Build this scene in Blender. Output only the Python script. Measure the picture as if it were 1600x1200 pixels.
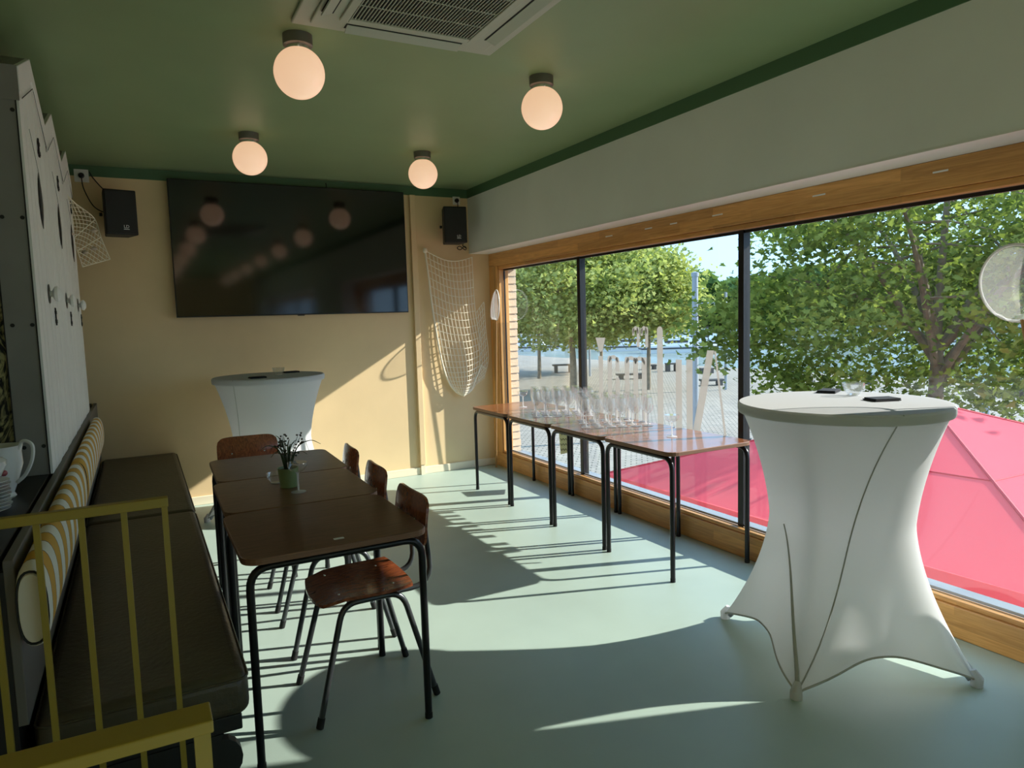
import bpy, bmesh, math, random
import numpy as np
from mathutils import Vector, Matrix
random.seed(7); rng = np.random.default_rng(7)
S = bpy.context.scene
for o in list(bpy.data.objects): bpy.data.objects.remove(o, do_unlink=True)
COL = S.collection
R = math.radians

# ------------------------------------------------------------------ camera
YAW, PITCH, ROLL, FPX = 0.487954, -0.0945083, -0.0292875, 1095.124
CAM = Vector((0, 0, 1.55))
fw = Vector((math.sin(YAW)*math.cos(PITCH), math.cos(YAW)*math.cos(PITCH), math.sin(PITCH)))
r0 = fw.cross(Vector((0, 0, 1))).normalized(); u0 = r0.cross(fw)
rt = r0*math.cos(ROLL) + u0*math.sin(ROLL); up = -r0*math.sin(ROLL) + u0*math.cos(ROLL)
cd = bpy.data.cameras.new('camera'); cam = bpy.data.objects.new('camera', cd); COL.objects.link(cam)
cd.sensor_width = 36; cd.lens = 36*FPX/1600; cd.clip_start = .05; cd.clip_end = 2000
cam.matrix_world = Matrix(((rt.x, up.x, -fw.x, CAM.x), (rt.y, up.y, -fw.y, CAM.y), (rt.z, up.z, -fw.z, CAM.z), (0, 0, 0, 1)))
S.camera = cam
def ray(px, py): return rt*((px-800)/FPX) - up*((py-600)/FPX) + fw
def onz(px, py, z): d = ray(px, py); return CAM + d*((z-CAM.z)/d.z)
def onx(px, py, x): d = ray(px, py); return CAM + d*((x-CAM.x)/d.x)
def ony(px, py, y): d = ray(px, py); return CAM + d*((y-CAM.y)/d.y)

# ------------------------------------------------------------------ sky, sun, exposure
SUN_DIR = Vector((-.955, .32, -.563)).normalized()
w = bpy.data.worlds.new('sky'); S.world = w; w.use_nodes = True
nt = w.node_tree; nt.nodes.clear()
tc = nt.nodes.new('ShaderNodeTexCoord'); sx = nt.nodes.new('ShaderNodeSeparateXYZ'); cr = nt.nodes.new('ShaderNodeValToRGB')
bg = nt.nodes.new('ShaderNodeBackground'); wo = nt.nodes.new('ShaderNodeOutputWorld')
cr.color_ramp.elements[0].position = .0; cr.color_ramp.elements[0].color = (.44, .70, 1.0, 1)
cr.color_ramp.elements[1].position = .55; cr.color_ramp.elements[1].color = (.38, .62, .95, 1)
nt.links.new(tc.outputs['Generated'], sx.inputs[0]); nt.links.new(sx.outputs['Z'], cr.inputs[0])
nt.links.new(cr.outputs[0], bg.inputs[0]); nt.links.new(bg.outputs[0], wo.inputs[0])
bg.inputs[1].default_value = 1.28
sl = bpy.data.lights.new('sun', 'SUN'); sl.energy = 5.5; sl.angle = R(.6); sl.color = (1, .95, .86)
so = bpy.data.objects.new('sun', sl); COL.objects.link(so); so.location = (12, -6, 9)
so.rotation_euler = SUN_DIR.to_track_quat('-Z', 'Y').to_euler()
S.view_settings.view_transform = 'Standard'; S.view_settings.look = 'None'
S.view_settings.gamma = 1; S.view_settings.use_curve_mapping = False
S.view_settings.exposure = 0.78
S.cycles.transparent_max_bounces = 48; S.cycles.max_bounces = 16; S.cycles.transmission_bounces = 14

# ------------------------------------------------------------------ materials
def srgb(r, g, b):
    f = lambda c: (c/255/12.92) if c/255 <= .04045 else ((c/255+.055)/1.055)**2.4
    return (f(r), f(g), f(b), 1)
MATS = {}
def mat(name, col, rough=.6, metal=0., noise=None, bump=0., bscale=60., spec=.5, sheen=0., coat=0.):
    m = bpy.data.materials.new(name); m.use_nodes = True; MATS[name] = m
    n = m.node_tree; p = n.nodes['Principled BSDF']
    p.inputs['Base Color'].default_value = col; p.inputs['Roughness'].default_value = rough; p.inputs['Metallic'].default_value = metal
    p.inputs['Specular IOR Level'].default_value = spec; p.inputs['Coat Weight'].default_value = coat
    t = n.nodes.new('ShaderNodeTexCoord')
    if noise:
        sc, amt = noise
        nz = n.nodes.new('ShaderNodeTexNoise'); nz.inputs['Scale'].default_value = sc; nz.inputs['Detail'].default_value = 5
        n.links.new(t.outputs['Object'], nz.inputs['Vector'])
        mx = n.nodes.new('ShaderNodeMixRGB'); mx.blend_type = 'MULTIPLY'; mx.inputs[0].default_value = 1
        rp = n.nodes.new('ShaderNodeValToRGB'); a = 1-amt
        rp.color_ramp.elements[0].color = (a, a, a, 1); rp.color_ramp.elements[1].color = (1+amt*.3,)*3+(1,)
        rp.color_ramp.elements[0].position = .3; rp.color_ramp.elements[1].position = .7
        mx.inputs[1].default_value = col
        n.links.new(nz.outputs[0], rp.inputs[0]); n.links.new(rp.outputs[0], mx.inputs[2]); n.links.new(mx.outputs[0], p.inputs['Base Color'])
    if bump:
        nb = n.nodes.new('ShaderNodeTexNoise'); nb.inputs['Scale'].default_value = bscale; nb.inputs['Detail'].default_value = 4
        n.links.new(t.outputs['Object'], nb.inputs['Vector'])
        b = n.nodes.new('ShaderNodeBump'); b.inputs['Strength'].default_value = bump; b.inputs['Distance'].default_value = .01
        n.links.new(nb.outputs[0], b.inputs['Height']); n.links.new(b.outputs[0], p.inputs['Normal'])
    return m
def wood(name, c1, c2, stretch, rough=.35, scale=6., coat=0., stave=None, dist=3.):
    """procedural wood: noise stretched along one axis; optional staves (end-jointed strips) as brick pattern"""
    m = mat(name, c1, rough, coat=coat); n = m.node_tree; p = n.nodes['Principled BSDF']
    t = n.nodes.new('ShaderNodeTexCoord'); mp = n.nodes.new('ShaderNodeMapping'); mp.inputs['Scale'].default_value = stretch
    nz = n.nodes.new('ShaderNodeTexNoise'); nz.inputs['Scale'].default_value = scale; nz.inputs['Detail'].default_value = 8; nz.inputs['Distortion'].default_value = dist
    rp = n.nodes.new('ShaderNodeValToRGB'); rp.color_ramp.elements[0].color = c1; rp.color_ramp.elements[1].color = c2
    rp.color_ramp.elements[0].position = .3; rp.color_ramp.elements[1].position = .72
    n.links.new(t.outputs['Object'], mp.inputs[0]); n.links.new(mp.outputs[0], nz.inputs['Vector']); n.links.new(nz.outputs[0], rp.inputs[0])
    out = rp.outputs[0]
    if stave:
        L, H, swz = stave
        sp = n.nodes.new('ShaderNodeSeparateXYZ'); cb = n.nodes.new('ShaderNodeCombineXYZ'); n.links.new(t.outputs['Object'], sp.inputs[0])
        n.links.new(sp.outputs[swz[0]], cb.inputs[0]); n.links.new(sp.outputs[swz[1]], cb.inputs[1])
        bk = n.nodes.new('ShaderNodeTexBrick'); bk.inputs['Scale'].default_value = 1; bk.inputs['Brick Width'].default_value = L; bk.inputs['Row Height'].default_value = H
        bk.inputs['Mortar Size'].default_value = 0; bk.inputs['Color1'].default_value = (.78, .78, .78, 1); bk.inputs['Color2'].default_value = (1.1, 1.1, 1.1, 1)
        n.links.new(cb.outputs[0], bk.inputs['Vector'])
        mx = n.nodes.new('ShaderNodeMixRGB'); mx.blend_type = 'MULTIPLY'; mx.inputs[0].default_value = 1
        n.links.new(out, mx.inputs[1]); n.links.new(bk.outputs[0], mx.inputs[2]); out = mx.outputs[0]
    n.links.new(out, p.inputs['Base Color'])
    return m
def thin_glass(name, tint=(.97, .985, .98, 1), ior=1.45, rough=0., extra=0.):
    m = bpy.data.materials.new(name); m.use_nodes = True; n = m.node_tree; n.nodes.clear()
    o = n.nodes.new('ShaderNodeOutputMaterial'); mx = n.nodes.new('ShaderNodeMixShader'); tr = n.nodes.new('ShaderNodeBsdfTransparent'); gl = n.nodes.new('ShaderNodeBsdfGlossy')
    fr = n.nodes.new('ShaderNodeFresnel'); ge = n.nodes.new('ShaderNodeNewGeometry'); mr = n.nodes.new('ShaderNodeMapRange')
    mr.inputs['To Min'].default_value = ior; mr.inputs['To Max'].default_value = 1/ior   # same reflectance on both faces of the pane
    n.links.new(ge.outputs['Backfacing'], mr.inputs['Value']); n.links.new(mr.outputs[0], fr.inputs[0]); tr.inputs[0].default_value = tint; gl.inputs['Roughness'].default_value = rough
    src = fr.outputs[0]
    if extra:
        ad = n.nodes.new('ShaderNodeMath'); ad.operation = 'ADD'; ad.inputs[1].default_value = extra; n.links.new(src, ad.inputs[0]); src = ad.outputs[0]
    n.links.new(src, mx.inputs[0]); n.links.new(tr.outputs[0], mx.inputs[1]); n.links.new(gl.outputs[0], mx.inputs[2]); n.links.new(mx.outputs[0], o.inputs[0])
    return m
def cloth(name, col, trans=.4, transp=0.):
    m = bpy.data.materials.new(name); m.use_nodes = True; n = m.node_tree; n.nodes.clear()
    o = n.nodes.new('ShaderNodeOutputMaterial'); mx = n.nodes.new('ShaderNodeMixShader'); d = n.nodes.new('ShaderNodeBsdfDiffuse'); t = n.nodes.new('ShaderNodeBsdfTranslucent')
    d.inputs[0].default_value = col; t.inputs[0].default_value = col; mx.inputs[0].default_value = trans
    n.links.new(d.outputs[0], mx.inputs[1]); n.links.new(t.outputs[0], mx.inputs[2]); out = mx.outputs[0]
    if transp:
        m2 = n.nodes.new('ShaderNodeMixShader'); tp = n.nodes.new('ShaderNodeBsdfTransparent'); m2.inputs[0].default_value = transp
        n.links.new(out, m2.inputs[1]); n.links.new(tp.outputs[0], m2.inputs[2]); out = m2.outputs[0]
    n.links.new(out, o.inputs[0]); return m
def leafmat(name, c1, c2, trans=.45):
    m = cloth(name, c1, trans); n = m.node_tree
    g = n.nodes.new('ShaderNodeNewGeometry'); rp = n.nodes.new('ShaderNodeValToRGB'); rp.color_ramp.elements[0].color = c1; rp.color_ramp.elements[1].color = c2
    n.links.new(g.outputs['Random Per Island'], rp.inputs[0])
    mx2 = n.nodes.new('ShaderNodeMixRGB'); mx2.blend_type = 'MULTIPLY'; mx2.inputs[0].default_value = 1; mx2.inputs[2].default_value = (1.15, 1.2, .70, 1)
    n.links.new(rp.outputs[0], mx2.inputs[1])
    for q in n.nodes:
        if q.type == 'BSDF_DIFFUSE': n.links.new(rp.outputs[0], q.inputs[0])
        if q.type == 'BSDF_TRANSLUCENT': n.links.new(mx2.outputs[0], q.inputs[0])
    return m
def emis(name, col, s):
    m = bpy.data.materials.new(name); m.use_nodes = True; p = m.node_tree.nodes['Principled BSDF']
    p.inputs['Base Color'].default_value = (.85, .8, .72, 1); p.inputs['Roughness'].default_value = .25
    p.inputs['Emission Color'].default_value = col; p.inputs['Emission Strength'].default_value = s; return m

M_floor = mat('sage_floor', (.41, .515, .45, 1), .42, noise=(1.7, .10), bump=.05, bscale=220)
M_ceil = mat('green_ceiling_paint', (.265, .365, .185, 1), .45, noise=(3, .06), bump=.06, bscale=180)
M_band = mat('dark_green_trim_paint', (.075, .16, .078, 1), .5)
M_tan = mat('cream_wall_paint', (.82, .61, .345, 1), .7, noise=(2.2, .07), bump=.05, bscale=120)
M_grey = mat('pale_wall_paint', (.80, .81, .77, 1), .7, noise=(2, .05), bump=.04, bscale=150)
M_white = mat('white_paint', (.82, .81, .77, 1), .5)
M_skirt = mat('cream_baseboard', (.85, .76, .58, 1), .5)
M_oak_y = wood('oak_frame_lengthwise', (.56, .27, .075, 1), (.78, .42, .14, 1), (14, .7, 14), .38, 3., stave=(.62, .055, (1, 2)))
M_oak_z = wood('oak_frame_upright', (.58, .29, .08, 1), (.80, .44, .15, 1), (14, 14, .7), .38, 3., stave=(.6, .05, (2, 1)))
M_black = mat('black_metal', (.012, .012, .013, 1), .35, metal=.2)
M_tube = mat('dark_steel_tube', (.018, .018, .02, 1), .28, metal=.5)
M_chairtube = mat('grey_steel_tube', (.07, .075, .08, 1), .3, metal=.6)
M_rubber = mat('black_rubber', (.01, .01, .01, 1), .8)
M_glass = thin_glass('window_glass', (.97, .985, .98, 1))
def drinkglass(name, white, extra):  # white share puts sun sparkle into the glass colour
    m = thin_glass(name, (.99, .995, .995, 1), 1.45, extra=extra); n = m.node_tree; o = [q for q in n.nodes if q.type == 'OUTPUT_MATERIAL'][0]; src = o.inputs[0].links[0].from_socket
    mx = n.nodes.new('ShaderNodeMixShader'); mx.inputs[0].default_value = white; d = n.nodes.new('ShaderNodeBsdfTranslucent'); d.inputs[0].default_value = (.95, .95, .95, 1)
    d2 = n.nodes.new('ShaderNodeBsdfDiffuse'); d2.inputs[0].default_value = (.95, .95, .95, 1); ad = n.nodes.new('ShaderNodeMixShader'); n.links.new(d.outputs[0], ad.inputs[1]); n.links.new(d2.outputs[0], ad.inputs[2])
    n.links.new(src, mx.inputs[1]); n.links.new(ad.outputs[0], mx.inputs[2]); n.links.new(mx.outputs[0], o.inputs[0]); return m
M_bowl = drinkglass('goblet_glass', .05, .07)
M_solidglass = drinkglass('goblet_stem_glass', .45, .08)
M_topdark = wood('dark_walnut_top', (.095, .036, .018, 1), (.235, .105, .058, 1), (1.2, 16, 10), .30, 3., coat=.15)
M_toprose = wood('rosewood_top', (.13, .040, .016, 1), (.48, .17, .06, 1), (22, 1.1, 10), .24, 2.2, coat=.4)
M_edge = wood('plywood_edge', (.10, .045, .022, 1), (.30, .15, .075, 1), (1, 1, 260), .5, 1.)
M_ply = wood('varnished_seat_plywood', (.12, .028, .011, 1), (.38, .105, .036, 1), (3, 14, 6), .22, 3., coat=.35)
M_chrome = mat('chrome', (.8, .8, .8, 1), .15, metal=1)
M_leather = mat('olive_brown_leather', (.066, .053, .031, 1), .38, noise=(6, .25), bump=.25, bscale=45)
M_blackwood = mat('black_painted_wood', (.010, .010, .011, 1), .45)
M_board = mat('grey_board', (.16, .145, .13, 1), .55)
M_yellow = mat('mustard_yellow_metal', (.29, .21, .020, 1), .42)
M_hut = mat('white_hut_boards', (.88, .87, .83, 1), .55, noise=(5, .04))
M_hutside = mat('grey_hut_side', (.27, .26, .24, 1), .6, noise=(4, .12))
M_ink = mat('black_ink_line', (.015, .014, .013, 1), .7)
M_screen = mat('tv_screen', (.0025, .0025, .003, 1), .075, spec=.8)
M_spk = mat('black_speaker_cabinet', (.008, .008, .008, 1), .55, bump=.1, bscale=300)
M_logo = mat('white_logo_print', (.85, .85, .85, 1), .5)
M_plug = mat('white_socket_plastic', (.85, .84, .80, 1), .4)
M_cable = mat('black_cable', (.01, .01, .01, 1), .5)
M_net = mat('natural_cotton_cord', (.88, .80, .63, 1), .9)
M_tulle = cloth('white_tulle', (.94, .94, .94, 1), .5, .76)
M_bamboo = mat('bamboo_pole', (.40, .22, .08, 1), .5)
M_cover = cloth('white_stretch_cover', (.87, .88, .89, 1), .48)
M_seamcrease = cloth('cover_seam_and_crease_shade', (.60, .61, .60, 1), .2)  # seams and hem, also the coloured-in crease shade
M_napkin = mat('black_napkin', (.012, .013, .018, 1), .8)
M_ac = mat('ac_plastic', (.48, .51, .41, 1), .5)
M_acdark = mat('ac_dark_inside', (.010, .010, .010, 1), .8)
M_globe = emis('lit_opal_globe', (1.0, .60, .37, 1), .42)
M_canopy = mat('brushed_lamp_base', (.20, .19, .18, 1), .35, metal=.7)
M_pot = mat('pale_green_pot', (.22, .30, .13, 1), .45)
M_grass = mat('dark_green_blade', (.035, .06, .018, 1), .5)
M_flower = mat('tiny_flower', (.055, .045, .03, 1), .7)
M_porc = mat('white_porcelain', (.80, .81, .80, 1), .15)
M_rose = mat('pink_flower_print', (.45, .10, .12, 1), .3)
M_red = cloth('red_parasol_canvas', (.95, .17, .22, 1), .40)
M_redseam = mat('red_parasol_seam', (.52, .03, .06, 1), .7)
M_brick = mat('sand_brick', (.70, .58, .42, 1), .85, noise=(9, .25), bump=.3, bscale=60)
M_mortar = mat('mortar', (.22, .19, .16, 1), .9)
M_conc = mat('facade_render', (.45, .43, .40, 1), .85)
M_galv = mat('galvanised_steel', (.34, .37, .40, 1), .45, metal=.4)
M_bark = mat('plane_tree_bark', (.26, .21, .15, 1), .9, noise=(5, .45), bump=.4, bscale=14)
M_leafA = leafmat('plane_leaves_near', (.085, .135, .035, 1), (.30, .37, .10, 1), .45)
M_leafB = leafmat('plane_leaves_mid', (.20, .26, .085, 1), (.56, .58, .22, 1), .4)
M_leafC = leafmat('far_foliage', (.06, .12, .04, 1), (.15, .24, .08, 1), .3)
M_vinyl = cloth('translucent_window_vinyl', (.52, .50, .46, 1), .5, .30)
M_bench = mat('weathered_bench_wood', (.10, .095, .09, 1), .8)
M_boat = mat('white_boat_hull', (.85, .86, .87, 1), .4)
M_boatdark = mat('dark_boat_trim', (.03, .035, .05, 1), .4)
M_note = mat('pale_paper_note', (.62, .66, .42, 1), .8)
M_concrete = mat('quay_concrete', (.55, .53, .50, 1), .85)
# striped bolster fabric: bands across its length (object Y)
def stripes():
    m = mat('yellow_white_stripe_fabric', (.8, .8, .8, 1), .85, bump=.1, bscale=400); n = m.node_tree; p = n.nodes['Principled BSDF']
    t = n.nodes.new('ShaderNodeTexCoord'); s = n.nodes.new('ShaderNodeSeparateXYZ'); n.links.new(t.outputs['Object'], s.inputs[0])
    a = n.nodes.new('ShaderNodeMath'); a.operation = 'MULTIPLY'; a.inputs[1].default_value = 1/.185; n.links.new(s.outputs['Y'], a.inputs[0])
    f = n.nodes.new('ShaderNodeMath'); f.operation = 'FRACT'; n.links.new(a.outputs[0], f.inputs[0])
    rp = n.nodes.new('ShaderNodeValToRGB'); e = rp.color_ramp; e.interpolation = 'CONSTANT'
    e.elements[0].position = 0; e.elements[0].color = (.66, .36, .06, 1); e.elements[1].position = .47; e.elements[1].color = (.12, .09, .07, 1)
    q = e.elements.new(.50); q.color = (.80, .77, .68, 1); q = e.elements.new(.97); q.color = (.12, .09, .07, 1)
    n.links.new(f.outputs[0], rp.inputs[0]); n.links.new(rp.outputs[0], p.inputs['Base Color']); return m
M_stripe = stripes()
M_capcloth = mat('cream_end_fabric', (.66, .60, .48, 1), .85)
def foliage_print():
    m = mat('dark_foliage_wallpaper', (.03, .03, .02, 1), .7); n = m.node_tree; p = n.nodes['Principled BSDF']
    t = n.nodes.new('ShaderNodeTexCoord'); mp = n.nodes.new('ShaderNodeMapping'); mp.inputs['Scale'].default_value = (1, 1, .55); n.links.new(t.outputs['Object'], mp.inputs[0])
    v = n.nodes.new('ShaderNodeTexNoise'); v.inputs['Scale'].default_value = 13; v.inputs['Detail'].default_value = 4; v.inputs['Distortion'].default_value = 6
    rp = n.nodes.new('ShaderNodeValToRGB'); rp.color_ramp.elements[0].position = .42; rp.color_ramp.elements[0].color = (.010, .010, .008, 1)
    rp.color_ramp.elements[1].position = .60; rp.color_ramp.elements[1].color = (.50, .45, .22, 1)
    n.links.new(mp.outputs[0], v.inputs['Vector']); n.links.new(v.outputs[0], rp.inputs[0]); n.links.new(rp.outputs[0], p.inputs['Base Color']); return m
M_wallpaper = foliage_print()
def cobbles():
    m = mat('plaza_cobbles', (.5, .45, .38, 1), .85); n = m.node_tree; p = n.nodes['Principled BSDF']
    t = n.nodes.new('ShaderNodeTexCoord'); b = n.nodes.new('ShaderNodeTexBrick'); b.inputs['Scale'].default_value = 1
    b.inputs['Brick Width'].default_value = .30; b.inputs['Row Height'].default_value = .16; b.inputs['Mortar Size'].default_value = .02
    b.inputs['Color1'].default_value = (.48, .43, .36, 1); b.inputs['Color2'].default_value = (.36, .33, .285, 1); b.inputs['Mortar'].default_value = (.16, .15, .12, 1)
    nz = n.nodes.new('ShaderNodeTexNoise'); nz.inputs['Scale'].default_value = .5; nz.inputs['Detail'].default_value = 6
    mx = n.nodes.new('ShaderNodeMixRGB'); mx.blend_type = 'MULTIPLY'; mx.inputs[0].default_value = .35
    mp = n.nodes.new('ShaderNodeMapping'); mp.inputs['Rotation'].default_value = (0, 0, R(38))
    n.links.new(t.outputs['Object'], mp.inputs[0]); n.links.new(mp.outputs[0], b.inputs['Vector']); n.links.new(t.outputs['Object'], nz.inputs['Vector'])
    n.links.new(b.outputs[0], mx.inputs[1]); n.links.new(nz.outputs[0], mx.inputs[2]); n.links.new(mx.outputs[0], p.inputs['Base Color']); return m
M_cobble = cobbles()
M_water = mat('harbour_water', (.20, .25, .22, 1), .2, spec=.6)
_n = M_water.node_tree; _t = _n.nodes.new('ShaderNodeTexCoord'); _z = _n.nodes.new('ShaderNodeTexNoise'); _z.inputs['Scale'].default_value = .9; _z.inputs['Detail'].default_value = 3
_b = _n.nodes.new('ShaderNodeBump'); _b.inputs['Strength'].default_value = .25; _b.inputs['Distance'].default_value = .1
_n.links.new(_t.outputs['Object'], _z.inputs['Vector']); _n.links.new(_z.outputs[0], _b.inputs['Height']); _n.links.new(_b.outputs[0], _n.nodes['Principled BSDF'].inputs['Normal'])

# ------------------------------------------------------------------ mesh helpers
class MB:
    def __init__(s): s.v = []; s.f = []; s.mi = []
    def add(s, vs, fs, m=0):
        b = len(s.v); s.v += [tuple(v) for v in vs]
        for f in fs: s.f.append(tuple(b+i for i in f)); s.mi.append(m)
        return s
    def box(s, x0, x1, y0, y1, z0, z1, m=0):
        vs = [(x, y, z) for z in (z0, z1) for y in (y0, y1) for x in (x0, x1)]
        return s.add(vs, [(0, 2, 3, 1), (4, 5, 7, 6), (0, 1, 5, 4), (2, 6, 7, 3), (0, 4, 6, 2), (1, 3, 7, 5)], m)
    def tube(s, path, r, n=8, closed=False, m=0, caps=True):
        P = [Vector(p) for p in path]; k = len(P); rs = r if isinstance(r, (list, tuple)) else [r]*k
        tang = []
        for i in range(k):
            a = P[(i-1) % k] if (closed or i > 0) else P[0]; b = P[(i+1) % k] if (closed or i < k-1) else P[-1]
            tang.append((b-a).normalized())
        t0 = tang[0]; nrm = t0.orthogonal().normalized(); vs = []
        for i in range(k):
            t = tang[i]; nrm = (nrm - t*nrm.dot(t))
            nrm = nrm.normalized() if nrm.length > 1e-6 else t.orthogonal().normalized()
            bn = t.cross(nrm)
            for j in range(n):
                a = 2*math.pi*j/n; vs.append(P[i] + (nrm*math.cos(a)+bn*math.sin(a))*rs[i])
        fs = []
        for i in range(k if closed else k-1):
            for j in range(n):
                a = i*n+j; b = i*n+(j+1) % n; c = ((i+1) % k)*n+(j+1) % n; d = ((i+1) % k)*n+j; fs.append((a, b, c, d))
        if caps and not closed: fs += [tuple(reversed(range(n))), tuple((k-1)*n+j for j in range(n))]
        return s.add(vs, fs, m)
    def lathe(s, prof, n=24, c=(0, 0, 0), m=0):
        vs = []; fs = []; k = len(prof)
        for (r, z) in prof:
            for j in range(n): a = 2*math.pi*j/n; vs.append((c[0]+r*math.cos(a), c[1]+r*math.sin(a), c[2]+z))
        for i in range(k-1):
            for j in range(n): fs.append((i*n+j, i*n+(j+1) % n, (i+1)*n+(j+1) % n, (i+1)*n+j))
        if prof[0][0] > 1e-5: fs.append(tuple(reversed(range(n))))
        if prof[-1][0] > 1e-5: fs.append(tuple((k-1)*n+j for j in range(n)))
        return s.add(vs, fs, m)
    def prism(s, outline, fn0, fn1, m=0, mside=None):
        """outline of 2-D points; fn0/fn1 map (u,v) to 3-D for the two faces"""
        n = len(outline); vs = [fn0(*p) for p in outline]+[fn1(*p) for p in outline]
        s.add(vs, [tuple(reversed(range(n))), tuple(range(n, 2*n))], m)
        b = len(s.v)-2*n
        for i in range(n): s.f.append((b+i, b+(i+1) % n, b+n+(i+1) % n, b+n+i)); s.mi.append(m if mside is None else mside)
        return s
    def grid(s, fn, nu, nv, m=0, wrapu=False):
        vs = [fn(i/nu, j/nv) for j in range(nv+1) for i in range(nu if wrapu else nu+1)]
        k = nu if wrapu else nu+1; fs = []
        for j in range(nv):
            for i in range(nu): fs.append((j*k+i, j*k+(i+1) % k, (j+1)*k+(i+1) % k, (j+1)*k+i))
        return s.add(vs, fs, m)
    def mesh(s, name, mats, smooth=False):
        me = bpy.data.meshes.new(name); me.from_pydata(s.v, [], s.f)
        for q in (mats if isinstance(mats, (list, tuple)) else [mats]): me.materials.append(q)
        if any(s.mi): me.polygons.foreach_set('material_index', s.mi)
        if smooth: me.polygons.foreach_set('use_smooth', [True]*len(me.polygons))
        bm = bmesh.new(); bm.from_mesh(me); bmesh.ops.recalc_face_normals(bm, faces=bm.faces); bm.to_mesh(me); bm.free()
        if smooth: me.set_sharp_from_angle(angle=R(40))
        me.update(); return me
def obj(name, me, parent=None, loc=None):
    o = bpy.data.objects.new(name, me); COL.objects.link(o)
    if parent is not None: o.parent = parent
    if loc is not None: o.location = loc
    return o
def part(name, mb, mats, parent, smooth=False, bevel=0., seg=2):
    o = obj(name, mb.mesh(name, mats, smooth), parent)
    if bevel:
        md = o.modifiers.new('bevel', 'BEVEL'); md.width = bevel; md.segments = seg; md.limit_method = 'ANGLE'
    return o
def tag(o, label, cat, group=None):
    o['label'] = label; o['category'] = cat
    if group: o['group'] = group
    return o
def thing(name, label, cat, loc=(0, 0, 0), rz=0, group=None):
    o = bpy.data.objects.new(name, None); COL.objects.link(o); o.empty_display_size = .1
    o.location = loc; o.rotation_euler = (0, 0, rz); return tag(o, label, cat, group)
def struct(name, mb, mats, bevel=0.):
    o = part(name, mb, mats, None, bevel=bevel); o['kind'] = 'structure'; return o
def sroot(name, loc=(0, 0, 0)):
    o = bpy.data.objects.new(name, None); COL.objects.link(o); o.location = loc; o['kind'] = 'structure'; return o
def dup(root, loc, rz, label=None, group=None):
    def cp(o, par):
        c = o.copy(); COL.objects.link(c); c.parent = par
        for ch in KIDS[o]: cp(ch, c)
        return c
    KIDS = {}
    def walk(o):
        KIDS[o] = [q for q in bpy.data.objects if q.parent == o]
        for q in KIDS[o]: walk(q)
    walk(root); c = cp(root, None); c.location = loc; c.rotation_euler = (0, 0, rz)
    if label: c['label'] = label
    if group: c['group'] = group
    return c
def fillet(pts, rad, seg=6):
    P = [Vector(p) for p in pts]; out = [P[0]]
    for i in range(1, len(P)-1):
        a, b, c = P[i-1], P[i], P[i+1]; u = (a-b); v = (c-b); d = min(rad, u.length*.49, v.length*.49)
        p0 = b+u.normalized()*d; p1 = b+v.normalized()*d
        for k in range(seg+1):
            t = k/seg; out.append(p0*(1-t)**2 + b*2*t*(1-t) + p1*t*t)
    out.append(P[-1]); return out
def smoothpath(pts, n=8):
    P = [Vector(p) for p in pts]; Q = [P[0]*2-P[1]]+P+[P[-1]*2-P[-2]]; out = []
    for i in range(1, len(Q)-2):
        a, b, c, d = Q[i-1:i+3]
        for k in range(n):
            t = k/n; out.append(.5*((2*b)+(c-a)*t+(2*a-5*b+4*c-d)*t*t+(3*b-a-3*c+d)*t**3))
    out.append(P[-1]); return out
def rrect(x0, x1, y0, y1, r, seg=5):
    out = []
    for cx, cy, a0 in ((x1-r, y1-r, 0), (x0+r, y1-r, 90), (x0+r, y0+r, 180), (x1-r, y0+r, 270)):
        for k in range(seg+1): a = R(a0+90*k/seg); out.append((cx+r*math.cos(a), cy+r*math.sin(a)))
    return out
def ellipse(cx, cy, a, b, n=16): return [(cx+a*math.cos(2*math.pi*i/n), cy+b*math.sin(2*math.pi*i/n)) for i in range(n)]
def textmesh(name, s, size, m, mw, parent, ext=.0005):
    c = bpy.data.curves.new(name, 'FONT'); c.body = s; c.size = size; c.extrude = ext; c.align_x = 'CENTER'; c.align_y = 'CENTER'
    o = bpy.data.objects.new(name, c); COL.objects.link(o); bpy.context.view_layer.update()
    me = bpy.data.meshes.new_from_object(o.evaluated_get(bpy.context.evaluated_depsgraph_get())); me.name = name
    bpy.data.objects.remove(o, do_unlink=True); me.materials.clear(); me.materials.append(m); me.transform(mw)
    return obj(name, me, parent)

# ------------------------------------------------------------------ room shell
BY, CZ, LX, UX, GX = 6.6, 2.85, -.56, 3.05, 3.345
REAR = -8.0
struct('floor', MB().box(LX-.2, 3.34, REAR, BY+.2, -.25, 0), M_floor)
struct('ceiling', MB().box(LX-.2, 3.75, REAR, BY+.3, CZ, CZ+.3), M_ceil)
struct('wall_back', MB().box(LX-.2, 3.40, BY, BY+.25, 0, CZ), M_tan)
struct('wall_left', MB().box(LX-.2, LX, REAR, BY, 0, CZ), M_tan)
struct('wall_rear', MB().box(LX-.2, 3.6, REAR-.2, REAR, 0, CZ), M_tan)
struct('wall_right', MB().box(UX, 3.27, REAR, BY, 2.215, CZ).box(3.27, 3.56, REAR, BY+.25, 2.215, CZ).box(UX, 3.56, -.6, 1.40, 0, 2.215).box(UX, 3.56, REAR, -7.2, 0, 2.215), M_grey)
struct('trim_1', MB().box(LX, UX, BY-.006, BY, 2.765, CZ), M_band)
struct('trim_2', MB().box(UX-.006, UX, REAR, BY-.006, 2.765, CZ), M_band)
struct('trim_3', MB().box(LX, LX+.006, REAR, BY-.006, 2.765, CZ), M_band)
struct('trim_4', MB().box(UX-.002, 3.272, .45, BY, 2.209, 2.2149), M_white)
struct('baseboard_back', MB().box(LX, 3.27, BY-.014, BY, 0, .075), M_skirt, .004)
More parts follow.
